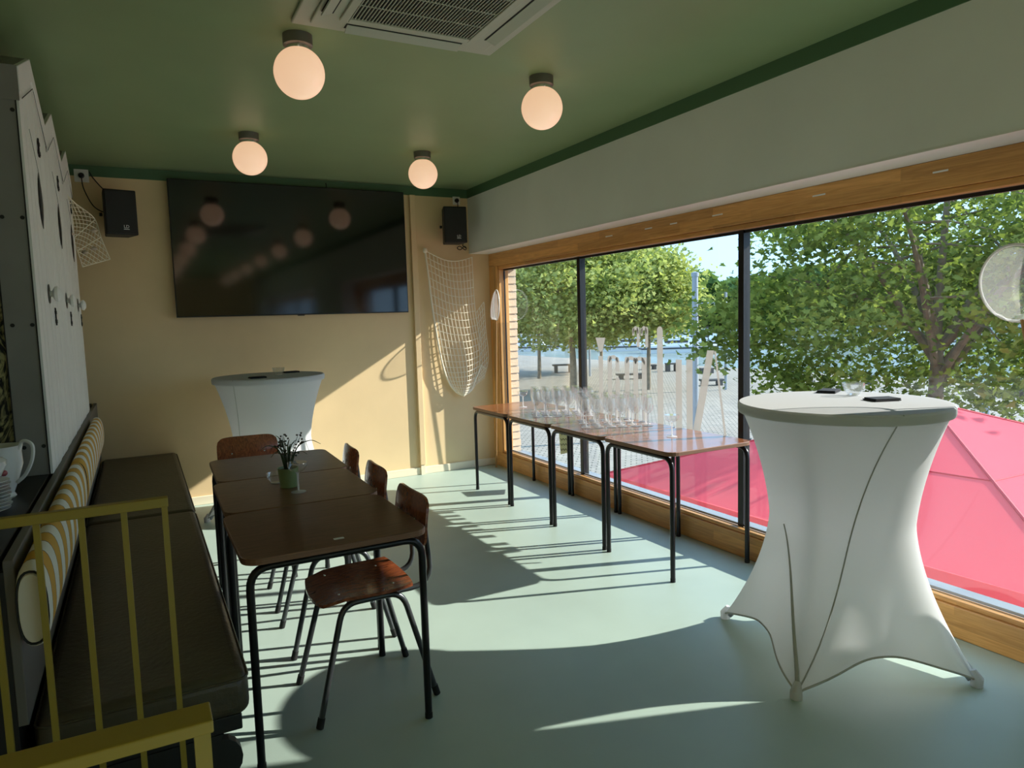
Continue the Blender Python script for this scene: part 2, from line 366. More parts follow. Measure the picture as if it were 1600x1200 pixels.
struct('trim_5', MB().box(LX, LX+.004, 2.2, BY, .96, 2.6), M_wallpaper)
struct('trim_6', MB().box(LX+.005, -.472, 3.47, 3.49, .956, 2.55), M_wallpaper)
struct('facade_wall', MB().box(3.34, 3.56, REAR, 8.0, -2.5, .0).box(3.34, 3.56, 6.55+.012, 8.0, 0, 5).box(3.40, 3.56, REAR, 6.56, 2.3, 5), M_conc)

# window_1: oak frame, three panes, two mullions
w1 = sroot('window_1', (3.3, 4.0, 0)); W = lambda x0, x1, y0, y1, z0, z1: MB().box(x0-3.3, x1-3.3, y0-4, y1-4, z0, z1)
part('header', W(3.27, 3.40, 1.40, BY, 2.075, 2.2085), M_oak_y, w1, bevel=.004)
part('header_lip', W(3.285, 3.335, 1.46, 6.42, 2.045, 2.074), M_oak_y, w1, bevel=.003)
part('sill', W(3.27, 3.40, 1.40, BY, 0.001, .15), M_oak_y, w1, bevel=.004)
part('sill_lip', W(3.285, 3.335, 1.46, 6.42, .151, .175), M_oak_y, w1, bevel=.003)
part('jamb', W(3.27, 3.40, 6.42, BY-.001, .151, 2.0745), M_oak_z, w1, bevel=.004)
part('jamb_lip', W(3.285, 3.335, 6.405, 6.419, .176, 2.044), M_oak_z, w1, bevel=.003)
part('jamb', W(3.27, 3.40, 1.401, 1.459, .151, 2.0745), M_oak_z, w1, bevel=.004)
part('outer_lintel', W(3.401, 3.555, 1.40, 6.55, 2.055, 2.299), M_black, w1)
part('outer_sill', W(3.401, 3.59, 1.40, 6.55, .06, .12), M_galv, w1)
MY = (3.20, 5.015)
for a, b in ((1.46, MY[0]-.022), (MY[0]+.022, MY[1]-.022), (MY[1]+.022, 6.405)):
    p = part('pane', W(GX, GX+.006, a, b, .176, 2.044), M_glass, w1)
for y in MY: part('mullion', W(3.325, 3.385, y-.022, y+.022, .176, 2.044), M_black, w1, bevel=.003)
part('glazing_bead', W(3.336, 3.344, 1.46, 6.404, .176, .190), M_galv, w1)
part('glazing_bead', W(3.336, 3.344, 1.46, 6.404, 2.026, 2.044), M_black, w1)
part('glazing_bead', W(3.336, 3.352, 6.396, 6.4045, .191, 2.025), M_black, w1)
for i, y in enumerate((1.95, 2.6, 3.35, 3.75, 4.02, 4.5)):     # scuffs where stickers were torn off
    part('sticker_scrap', W(3.2685, 3.2695, y-.035-.01*(i % 3), y+.035, 2.150, 2.158), M_white, w1)
# unseen windows added behind the viewer for fill light, length set by brightness
w2 = sroot('fill_window', (3.3, -3.4, 0)); W2 = lambda x0, x1, y0, y1, z0, z1: MB().box(x0-3.3, x1-3.3, y0+3.4, y1+3.4, z0, z1)
part('header', W2(3.27, 3.40, -7.2, -.6, 2.075, 2.2085), M_oak_y, w2)
part('sill', W2(3.27, 3.40, -7.2, -.6, .001, .15), M_oak_y, w2)
for i in range(4):
    a = -7.2+i*1.65; part('pane', W2(GX, GX+.006, a+.03, a+1.62, .15, 2.075), M_glass, w2); part('mullion', W2(3.325, 3.385, a-.03, a+.03, .15, 2.075), M_black, w2)

# brick reveal outside the far end of the window
br = sroot('brick_pier', (3.46, 6.6, 0))
part('mortar_core', MB().box(-.055, .095, -.035, .3, .05, 2.3), M_mortar, br)
bme = MB().box(-.062, .102, -.05, .06, 0, .064).mesh('brick', M_brick)
for i in range(27):
    o = obj('brick', bme, br, (rng.uniform(-.004, .004), rng.uniform(-.004, .004), .10+i*.0785))

# vertical trunking on the back wall
t = thing('cable_duct', 'narrow cream cable duct running down the back wall right of the television', 'duct', (2.45, BY, 0))
part('duct_cover', MB().box(-.028, .028, -.035, -.001, .10, 2.764), M_tan, t, bevel=.004)
part('duct_end', MB().box(-.022, .022, -.028, -.0145, .0, .095), M_skirt, t)

# ------------------------------------------------------------------ ceiling lamps and air conditioner
def lamp():
    t = thing('globe_lamp', 'x', 'ceiling lamp', (0, 0, 0), group='opal globe ceiling lamps')
    part('canopy', MB().lathe([(.066, 0), (.066, -.045), (.060, -.05)], 28), M_canopy, t, True)
    part('collar', MB().lathe([(.052, -.05), (.052, -.066), (.046, -.068)], 24), M_chrome, t, True)
    g = [(max(.0001, .113*math.sin(a)), -.165+.113*math.cos(a)) for a in [R(25)+R(155)*i/22 for i in range(23)]]
    part('globe', MB().lathe(g, 36), M_globe, t, True)
    for k in range(3):
        a = R(20+120*k); part('screw', MB().lathe([(.0045, -.004), (.0045, .004)], 8, (.056*math.cos(a), .056*math.sin(a), -.058)), M_chrome, t)
    return t
L0 = lamp(); L0.location = (.735, 3.36, CZ); L0['label'] = 'lit opal globe ceiling lamp beside the air conditioner, largest of the four'
dup(L0, (2.04, 3.40, CZ), 0, 'lit opal globe ceiling lamp nearest the window, right of the air conditioner')
dup(L0, (.765, 5.16, CZ), .6, 'lit opal globe ceiling lamp above the left half of the television')
dup(L0, (2.055, 5.25, CZ), .3, 'lit opal globe ceiling lamp above the right end of the television, smallest of the four')
for k in range(5):
    for x in (.75, 2.05): dup(L0, (x, 1.55-1.82*k, CZ), .2*k, f'globe lamp mirrored in the television, {("first", "second", "third", "fourth", "fifth")[k]} behind the viewer in the {"left" if x < 1 else "right"} row', 'globe lamps mirrored in the television')

t = thing('air_conditioner', 'square ceiling cassette air conditioner with black slotted grille', 'air conditioner', (1.15, 2.72, CZ))
part('panel', MB().box(-.475, .475, -.475, .475, -.018, 0), M_ac, t, bevel=.006)
part('inner_panel', MB().box(-.41, .41, -.41, .41, -.032, -.0185), M_ac, t, bevel=.006)
part('grille_well', MB().box(-.275, .275, -.275, .275, -.0345, -.0325), M_acdark, t)
fr = MB()
for a in (-1, 1):
    fr.box(min(a*.275, a*.31), max(a*.275, a*.31), -.31, .31, -.043, -.0325); fr.box(-.2745, .2745, min(a*.275, a*.31), max(a*.275, a*.31), -.043, -.0325)
part('grille_frame', fr, M_ac, t, bevel=.003)
sm = MB().box(-.0018, .0018, -.274, .274, -.0395, -.0350).mesh('slat', M_ac)
for i in range(38): obj('slat', sm, t, (-.268+i*.0145, 0, 0))
for y in (-.14, 0, .14): part('cross_bar', MB().box(-.274, .274, y-.002, y+.002, -.0385, -.0347), M_ac, t)
for k in range(4):
    a = k*math.pi/2; c, s_ = math.cos(a), math.sin(a)
    def rotbox(x0, x1, y0, y1, z0, z1):
        m = MB().box(x0, x1, y0, y1, z0, z1); m.v = [(x*c-y*s_, x*s_+y*c, z) for x, y, z in m.v]; return m
    part('air_outlet', rotbox(-.27, .27, .345, .395, -.0335, -.0322), M_acdark, t)
    m = MB().box(-.265, .265, -.024, .024, -.003, .003); th = R(-22)
    m.v = [(x, y*math.cos(th)-z*math.sin(th)+.375, y*math.sin(th)+z*math.cos(th)-.042) for x, y, z in m.v]; m.v = [(x*c-y*s_, x*s_+y*c, z) for x, y, z in m.v]
    part('louvre_flap', m, M_ac, t)

# ------------------------------------------------------------------ television and speakers
t = thing('television', 'huge black wall mounted flat television reflecting globe lamps', 'television', (1.325, BY, 1.63))
TVX = 1.022
part('back_shell', MB().box(-.9, .9, -.05, -.002, .1, 1.0), M_black, t)
part('bezel', MB().box(-TVX, TVX, -.078, -.05, 0, 1.145), M_black, t, bevel=.003)
part('screen', MB().box(-TVX+.008, TVX-.008, -.0795, -.0782, .010, 1.137), M_screen, t)
part('sensor_bump', MB().box(-.03, .03, -.074, -.056, -.008, -.0005), M_black, t)
part('cable', MB().tube(smoothpath([(.30, -.03, 1.0), (.305, -.012, 1.15), (.30, -.010, 1.20)]), .004, 6), M_cable, t, True)

def speaker(loc, rz, label, flip):
    t = thing('loudspeaker', label, 'loudspeaker', loc, rz, 'pair of wall speakers')
    ol = [(-.115, -.20), (.115, -.20), (.085, 0), (-.085, 0)]
    part('cabinet', MB().prism(ol, lambda u, v: (u, v, 0), lambda u, v: (u, v, .345)), M_spk, t, bevel=.008)
    part('grille', MB().box(-.105, .105, -.207, -.2005, .012, .333), M_spk, t, bevel=.003)
    textmesh('logo', 'LD', .032, M_logo, Matrix.Translation((.03*flip, -.2075, .062)) @ Matrix.Rotation(R(90), 4, 'X'), t)
    part('logo_bar', MB().box(.03*flip-.02, .03*flip+.02, -.2082, -.2072, .040, .045), M_logo, t)
    part('bracket', MB().box(-.03, .03, .0005, .09, .14, .20).box(-.045, .045, .0905, .098, .11, .23), M_black, t)
    for s_ in (-1, 1): part('knob', MB().lathe([(.014, 0), (.014, .02)], 12, (0, 0, 0)), M_black, t).matrix_local = Matrix.Translation((s_*.104, -.06, .165)) @ Matrix.Rotation(R(90*s_), 4, 'Y')
    return t
speaker((-.085, BY-.10, 2.28), R(12), 'black wall speaker beside the white beach huts, left of the television', 1)
speaker((2.815, BY-.10, 2.285), R(-10), 'black wall speaker above the hanging fishing net, right of the television', 1)
def socket(loc, label, size=.08):
    t = thing('wall_socket', label, 'socket', loc)
    part('plate', MB().box(-size/2, size/2, -.012, -.0065, -size/2, size/2), M_plug, t, bevel=.004)
    o = part('plug', MB().lathe([(.021, 0), (.021, .02), (.012, .035)], 14), M_cable, t, True); o.matrix_local = Matrix.Translation((0, -.0125, 0)) @ Matrix.Rotation(R(90), 4, 'X')
    return t
socket((2.925, BY, 2.735), 'white socket with black plug at the upper right corner by the speaker')
socket((-.30, BY, 2.765), 'white socket with black plug high up behind the beach huts', .10)
def cable(pts, label): return tag(part('speaker_cable', MB().tube(smoothpath(pts), .0042, 6), M_cable, None, True), label, 'cable')
cable([(2.925, 6.56, 2.73), (2.935, 6.575, 2.66), (2.945, 6.57, 2.55), (2.955, 6.575, 2.45), (2.99, 6.58, 2.36), (2.97, 6.575, 2.29)], 'thin black cable hanging from the right socket past the speaker')
lp = [(2.97, 6.575, 2.29)]
for k in range(14): a = k*1.05; lp.append((2.955+.05*math.cos(a), 6.565-.01*(k % 3), 2.262+.02*math.sin(2*a)))
cable(lp, 'bundled loops of black cable below the right speaker')
cable([(-.30, 6.555, 2.755), (-.29, 6.57, 2.66), (-.24, 6.575, 2.54), (-.18, 6.57, 2.49), (-.13, 6.52, 2.485)], 'black cable from the left socket sagging to the left speaker')
cable([(-.245, 6.585, 2.80), (-.22, 6.585, 2.75), (-.15, 6.58, 2.66), (-.09, 6.53, 2.622)], 'upper black cable reaching from the green trim to the left speaker')

# ------------------------------------------------------------------ beach hut fronts on the left wall
HX, HB = -.345, .957
def hut(y0, y1, peak, label, seed):
    wd = y1-y0; t = thing('beach_hut_cupboard', label, 'cupboard', (HX, y0, HB), group='white beach hut fronts')
    eave = 2.60-HB; pk = peak-HB; ym = wd*.5 if wd > .8 else wd*.6
    ol = [(0, 0), (wd, 0), (wd, eave), (ym, pk), (0, eave)]
    part('body', MB().prism(ol, lambda u, v: (-.125, u, v), lambda u, v: (-.014, u, v)), M_hutside, t)
    nb = 8 if wd > .8 else 7
    for k in range(nb):
        a = wd*k/nb+.0015; b = wd*(k+1)/nb-.0015
        top = lambda y: eave+(pk-eave)*(y/ym if y <= ym else (wd-y)/(wd-ym))
        o2 = [(a, 0), (b, 0), (b, top(b)-.10), (a, top(a)-.10)]
        part('plank', MB().prism(o2, lambda u, v: (-.0138, u, v), lambda u, v: (-.003+.0012*((k*7) % 3), u, v)), M_hut, t, bevel=.0012, seg=1)
    for s_ in (0, 1):
        if s_ == 0: o3 = [(0, eave-.10), (ym, pk-.10), (ym, pk), (0, eave)]
        else: o3 = [(wd, eave-.10), (wd, eave), (ym, pk), (ym, pk-.10)]
        part('gable_board', MB().prism(o3, lambda u, v: (-.0138, u, v), lambda u, v: (.004, u, v)), M_hut, t, bevel=.002, seg=1)
    def line(p, q, wl=.004): # drawn ink line
        d = Vector((0, q[0]-p[0], q[1]-p[1])); n = d.normalized().cross(Vector((1, 0, 0)))*wl/2
        a = Vector((.0045, *p)); b = Vector((.0045, *q)); x = Vector((.0012, 0, 0))
        m = MB().add([a+n, b+n, b-n, a-n, a+n+x, b+n+x, b-n+x, a-n+x], [(0, 1, 2, 3), (4, 5, 6, 7), (0, 1, 5, 4), (1, 2, 6, 5), (2, 3, 7, 6), (3, 0, 4, 7)])
        part('ink_line', m, M_ink, t)
    line((.02, eave-.12), (ym, pk-.13)); line((ym, pk-.13), (wd-.02, eave-.12)); line((ym+.03, pk-.135), (wd-.03, eave-.14), .003); line((ym-.28, eave-.2), (ym-.06, eave-.34), .003)
    yy = ym-.03   # leaf shaped peep hole, hinges, knob
    leaf = [(yy+.075*math.sin(math.pi*i/8)*1.0, 1.06+.25*i/8) for i in range(9)]+[(yy-.05*math.sin(math.pi*i/8), 1.31-.25*i/8) for i in range(1, 8)]
    part('peep_hole', MB().prism(leaf, lambda u, v: (.0005, u, v), lambda u, v: (.0022, u, v)), M_ink, t)
    part('peep_hole_edge', MB().prism([(yy+.055*math.sin(math.pi*i/8)*1.0, 1.06+.25*i/8) for i in range(9)]+[(yy+.03*math.sin(math.pi*i/8), 1.31-.25*i/8) for i in range(1, 8)], lambda u, v: (.0023, u, v), lambda u, v: (.003, u, v)), M_board, t)
    for hy, hz in ((yy+.20, .62), (yy+.10, 1.40)):
        part('hinge', MB().box(.0005, .005, hy-.012, hy+.012, hz, hz+.085).box(.0006, .006, hy-.03, hy+.03, hz+.01, hz+.028).box(.0006, .006, hy-.026, hy+.026, hz+.055, hz+.07), M_ink, t)
    o = part('knob', MB().lathe([(.012, 0), (.014, .012), (.034, .022), (.036, .034), (.02, .046), (.0001, .048)], 20), M_hut, t, True); o.matrix_local = Matrix.Translation((0, yy+.02, .765)) @ Matrix.Rotation(R(90), 4, 'Y')
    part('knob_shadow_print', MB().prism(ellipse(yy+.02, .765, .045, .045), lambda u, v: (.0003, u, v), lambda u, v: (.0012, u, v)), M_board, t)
    part('base_cap', MB().box(-.126, -.001, -.004, -.0005, eave-.135, eave-.0), M_hutside, t)
    for z in (.12, .62, 1.05, 1.47):
        for x in (-.028, -.095): part('screw', MB().prism(ellipse(x, z, .008, .008, 10), lambda u, v: (u, -.0005, v), lambda u, v: (u, -.003, v)), M_ink, t)
    part('ink_edge', MB().box(-.017, -.0125, -.003, -.0003, 0, eave), M_ink, t); part('ink_edge', MB().box(-.125, -.121, -.003, -.0003, 0, eave), M_ink, t)
    return t
hut(3.45, 4.375, 2.775, 'nearest white plank beach hut front with grey side panel on the shelf', 1)
hut(4.38, 5.275, 2.775, 'middle white plank beach hut front between the two others', 2)
hut(5.28, 6.03, 2.765, 'farthest white plank beach hut front beside the hanging net of shells', 3)

# ------------------------------------------------------------------ bench with striped bolsters, shelf behind
t = thing('wall_shelf', 'black shelf with grey front board behind the striped bolsters', 'shelf', (-.43, 4.4, 0))
part('shelf_top', MB().box(-.129, .066, -2.2, 2.199, .925, .955), M_blackwood, t, bevel=.003)
part('front_board', MB().box(.078, .102, -2.2, 2.199, .50, .9555), M_board, t, bevel=.003)
part('shelf_body', MB().box(-.128, .0775, -2.195, 2.195, .0005, .924), M_blackwood, t)
t = thing('bench_base', 'black wooden bench base with scalloped near end', 'bench', (-.05, 4.4, 0))
part('plinth', MB().box(-.25, .20, -2.05, 2.19, .0005, .30), M_blackwood, t)
part('seat_board', MB().box(-.25, .255, -2.16, 2.19, .3005, .352), M_blackwood, t, bevel=.004)
sc = [(-.25, 0.0005), (.20, .0005)]
for cz_, rr in ((.075, .07), (.215, .068)):
    for i in range(9): a = R(-90+180*i/8); sc.append((.19+rr*math.cos(a)*.9, cz_+rr*math.sin(a)))
sc += [(.20, .30), (-.25, .30)]
for y in (-2.16, -1.2, 0, 1.2): part('scalloped_panel', MB().prism(sc, lambda u, v: (u, y, v), lambda u, v: (u, y+.035, v)), M_blackwood, t, bevel=.003)
def cushion(y0, y1, label):
    t = thing('seat_cushion', label, 'cushion', (-.04, (y0+y1)/2, .353), group='olive leather bench cushions'); h = (y1-y0)/2
    o = part('pad', MB().box(-.285, .27, -h, h, 0, .137), M_leather, t, True, bevel=.035, seg=5)
    part('piping', MB().tube([(u, v, .118) for u, v in rrect(-.283, .269, -h+.002, h-.002, .035)], .004, 6, closed=True), M_leather, t, True)
cushion(2.215, 4.415, 'near olive brown leather bench seat cushion behind the yellow railing')
cushion(4.425, 6.59, 'far olive brown leather bench seat cushion against the back wall')
def bolster(y0, y1, label):
    t = thing('striped_bolster', label, 'bolster', (-.289, (y0+y1)/2, .835), group='striped back bolsters'); h = (y1-y0)/2
    def prof(a, k): # superellipse cross-section
        c, s_ = math.cos(a), math.sin(a); e = .80
        return (math.copysign(abs(c)**e, c)*.038*k, math.copysign(abs(s_)**e, s_)*.112*k)
    ys = [(-h, .86), (-h+.008, .95), (-h+.025, 1), (-h+.3, 1.0), (0, 1.02), (h-.3, 1.0), (h-.025, 1), (h-.008, .95), (h, .86)]
    m = MB(); n = 28; vs = []
    for y, k in ys:
        for j in range(n): x, z = prof(2*math.pi*j/n, k); vs.append((x, y, z))
    m.add(vs, [(i*n+j, i*n+(j+1) % n, (i+1)*n+(j+1) % n, (i+1)*n+j) for i in range(len(ys)-1) for j in range(n)])
    part('sleeve', m, M_stripe, t, True)
    for s_ in (-1, 1):
        o2 = [prof(2*math.pi*j/n, .85) for j in range(n)]
        part('end_cap', MB().prism(o2, lambda u, v: (u, s_*(h-.003), v), lambda u, v: (u*.9, s_*(h+.006), v*.95)), M_capcloth, t)
        part('end_piping', MB().tube([(u*1.02, s_*(h+.001), v*1.02) for u, v in o2], .0035, 6, closed=True), M_ink, t, True)
bolster(2.15, 3.76, 'near yellow and white striped bolster behind the yellow railing')
bolster(3.80, 5.62, 'far yellow and white striped bolster below the beach huts')

# crockery on the shelf
def plate(z, k, label):
    o = part('saucer', MB().lathe([(.001, .0), (.032, .0), (.036, .003), (.069, .014), (.070, .0165), (.036, .0075), (.001, .0055)], 32), M_porc, None, True)
    o.location = (-.480+.002*((k*5) % 3), 2.82+.002*((k*3) % 4), z); return tag(o, label, 'plate', 'stacked saucers on the shelf')
for k in range(9): plate(.9555+.0115*k, k, f'white porcelain saucer, {("lowest", "second", "third", "fourth", "fifth", "sixth", "seventh", "eighth")[k]} from the bottom of the stack on the shelf' if k < 8 else 'topmost white porcelain saucer of the stack under the sugar bowl')
t = thing('sugar_bowl', 'white porcelain lidded bowl standing on the saucer stack', 'bowl', (-.480, 2.82, 1.064))
part('body', MB().lathe([(.03, 0), (.05, .012), (.068, .05), (.066, .062)], 28), M_porc, t, True)
part('lid', MB().lathe([(.07, .063), (.06, .072), (.03, .084), (.012, .088)], 28), M_porc, t, True)
part('lid_knob', MB().lathe([(.008, .0885), (.007, .096), (.014, .106), (.010, .115), (.0005, .118)], 16), M_porc, t, True)
t = thing('milk_jug', 'white porcelain jug with pink flowers and looped handle on the shelf', 'jug', (-.465, 3.06, .9555), R(-25))
part('body', MB().lathe([(.036, 0), (.040, .006), (.034, .018), (.050, .06), (.068, .12), (.066, .165), (.072, .19), (.069, .19), (.062, .165), (.064, .12), (.045, .06), (.002, .022)], 32), M_porc, t, True)
part('handle', MB().tube(smoothpath([(.062, 0, .175), (.085, 0, .205), (.115, 0, .19), (.112, 0, .14), (.085, 0, .085), (.052, 0, .055)]), .0065, 8), M_porc, t, True)
part('spout', MB().tube([(-.060, 0, .17), (-.085, 0, .195)], [.022, .012], 10), M_porc, t, True)
for a, z, r in ((-70, .125, .016), (-50, .10, .011), (-88, .15, .010), (-110, .12, .013)):
    x, y = .068*math.cos(R(a)), .068*math.sin(R(a)); o = part('flower_print', MB().lathe([(r, 0), (r*.7, .0025), (.0005, .003)], 10), M_rose, t, True)
    o.matrix_local = Matrix.Translation((x*.98, y*.98, z)) @ Vector((x, y, 0)).to_track_quat('Z', 'Y').to_matrix().to_4x4()

# ------------------------------------------------------------------ yellow stair railings
t = thing('stair_railing', 'mustard yellow metal railing with thin bars in front of the bench', 'railing', (.033, 2.12, 0))
part('top_rail', MB().box(-.58, .010, -.014, .014, 1.062, 1.088), M_yellow, t, bevel=.002)
for k in range(6): part('bar', MB().box(-.0075-.098*k, .0075-.098*k, -.0075, .0075, .0005, 1.0615), M_yellow, t)
part('base_rail', MB().box(-.58, .010, -.012, .012, .03, .05), M_yellow, t)
t = thing('stair_railing', 'wide flat mustard yellow rail nearest the viewer at the bottom edge', 'railing', (.035, .882, 0))
part('top_rail', MB().box(-.58, .012, -.024, .024, 1.076, 1.092), M_yellow, t, bevel=.002)
for k in range(5): part('bar', MB().box(-.009-.135*k, .009-.135*k, -.010, .010, .0005, 1.0755), M_yellow, t)

# ------------------------------------------------------------------ square school tables
def table(label, top, group):
    t = thing('square_table', label, 'table', group=group)
    ol = rrect(-.335, .335, -.328, .328, .062, 5)
    m = MB().prism(ol, lambda u, v: (u, v, .738), lambda u, v: (u, v, .762), 0, 1)
    part('table_top', m, [top, M_edge], t, bevel=.003)
    for y in (-.296, .296):
        for s_ in (-1, 1):
            pth = fillet([(s_*.312, y, .004), (s_*.312, y, .722), (0, y, .722)], .075)
            l = part('leg', MB().tube(pth, .0145, 10), M_tube, t, True)
            part('foot_cap', MB().lathe([(.0155, 0), (.0155, .022)], 10, (s_*.312, y, .0005)), M_rubber, l, True)
    for x in (-.22, .22): part('cross_rail', MB().box(x-.01, x+.01, -.28, .28, .715, .7375), M_tube, t)
    return t
TL = table('near dark walnut square table with a small white sticker at its edge', M_topdark, 'dark tables by the bench')
TL.location = (.592, 2.775, 0)
dup(TL, (.612, 3.440, 0), R(-.8), 'middle dark walnut square table holding the potted plant')
dup(TL, (.648, 4.105, 0), R(-1.2), 'far dark walnut square table next to the end chair')
TR = table('nearest rosewood square table by the window with one coupe glass', M_toprose, 'rosewood tables along the window')
TR.location = (2.930, 3.360, 0); TR.rotation_euler = (0, 0, R(90))
dup(TR, (2.930, 4.034, 0), R(90), 'second rosewood table by the window, under the nearer cluster of wine glasses')
dup(TR, (2.930, 4.708, 0), R(90), 'third rosewood table by the window, under the farther cluster of wine glasses')
dup(TR, (2.935, 5.385, 0), R(90), 'farthest rosewood table by the window next to the fishing net')
tag(obj('table_sticker', MB().prism(rrect(-.019, .019, -.010, .010, .003, 2), lambda u, v: (u, v, 0), lambda u, v: (u, v, .0006)).mesh('table_sticker', M_logo), None, (.60, 2.52, .7623)), 'tiny white sticker on the front edge of the near dark table', 'sticker')

# ------------------------------------------------------------------ school chairs
def chair(label):
    t = thing('school_chair', label, 'chair', group='plywood school chairs')
    def seat(z):
        def f(u, v):
            return (u, v, z+.018*max(0, (u-.05)/.14)**2*.5-.012*math.cos(v/.19*1.4)+.012*max(0, (-u-.12)/.09)*-1.3)
        return f
    m = MB(); nu, nv = 12, 12
    def pt(i, j, z):
        a = -1+2*i/nu; b = -1+2*j/nv   # square to rounded square
        k = 1-.10*(a*a*b*b); x = -.02+a*.205*k; y = b*(.195+.012*a)*k
        return seat(z)(x, y)
    m.grid(lambda u, v: pt(u*nu, v*nv, .464), nu, nv); m.grid(lambda u, v: pt(u*nu, v*nv, .452), nu, nv)
    k = nu+1; ring = [i for i in range(k)]+[j*k+nu for j in range(1, nv+1)]+[nv*k+i for i in range(nu-1, -1, -1)]+[j*k for j in range(nv-1, 0, -1)]; off = k*(nv+1)
    for i in range(len(ring)): a, b = ring[i], ring[(i+1) % len(ring)]; m.f.append((a, b, b+off, a+off)); m.mi.append(0)
    part('seat', m, M_ply, t, True)
    for x in (-.13, .10):
        for y in (-.12, .12): part('rivet', MB().lathe([(.006, 0), (.005, .0025), (.0005, .003)], 10, (x, y, .4575 if abs(y) < .2 else .46)), M_chrome, t, True)
    def bk(u, v, d): # u across, v up
        return (.232+d-.022*math.cos(u/.19*1.45)+.03*((v-.68)/.11)**2*.4+.10*(v-.68), u, v)
    ol = rrect(-.185, .185, .585, .79, .05, 5); m = MB(); nb = 14
    def pb(i, j, d):
        a = -1+2*i/nb; b = -1+2*j/8; k = 1-.13*(abs(a)**4*abs(b)**4); return bk(a*.188*k, .688+b*.103*k, d)
    m.grid(lambda u, v: pb(u*nb, v*8, 0), nb, 8); m.grid(lambda u, v: pb(u*nb, v*8, .011), nb, 8)
    k = nb+1; ring = [i for i in range(k)]+[j*k+nb for j in range(1, 9)]+[8*k+i for i in range(nb-1, -1, -1)]+[j*k for j in range(7, 0, -1)]; off = k*9
    for i in range(len(ring)): a, b = ring[i], ring[(i+1) % len(ring)]; m.f.append((a, b, b+off, a+off)); m.mi.append(0)
    part('backrest', m, M_ply, t, True)
    for y in (-.10, .10):
        o = part('rivet', MB().lathe([(.006, 0), (.005, .0025), (.0005, .003)], 10), M_chrome, t, True); p = bk(y, .69, 0); o.matrix_local = Matrix.Translation((p[0]-.0005, p[1], p[2])) @ Matrix.Rotation(R(-90), 4, 'Y')
    for s_ in (-1, 1):
        for e in (-1, 1):
            pth = fillet([(e*.25, s_*.192, .004), (e*.125, s_*.160, .432), (0, s_*.158, .432)], .075)
            l = part('leg', MB().tube(pth, .0125, 10), M_chairtube, t, True)
            d = (Vector((e*.125, s_*.160, .432))-Vector((e*.25, s_*.192, .004))).normalized(); b = Vector((e*.25, s_*.192, .004))
            part('foot_cap', MB().tube([b-d*.003, b+d*.035], .0150, 10), M_rubber, l, True)
        pth = fillet([(-.02, s_*.105, .418), (.285, s_*.105, .418), (.248, s_*.105, .74)], .10)
        part('back_upright', MB().tube(pth, .0115, 10), M_chairtube, t, True)
    part('seat_crossbar', MB().box(-.015, .015, -.158, .158, .425, .441), M_chairtube, t)
    return t
C0 = chair('nearest plywood school chair with sunlit seat pulled out from the dark table'); C0.location = (.755, 2.815, 0); C0.scale = (.965, 1, 1.055)
dup(C0, (.785, 3.43, 0), R(-2), 'middle plywood school chair on the window side of the dark tables')
dup(C0, (.815, 4.02, 0), R(-3), 'farthest plywood school chair on the window side of the dark tables')
dup(C0, (.575, 4.585, 0), R(87), 'plywood school chair at the head of the dark tables before the covered table')

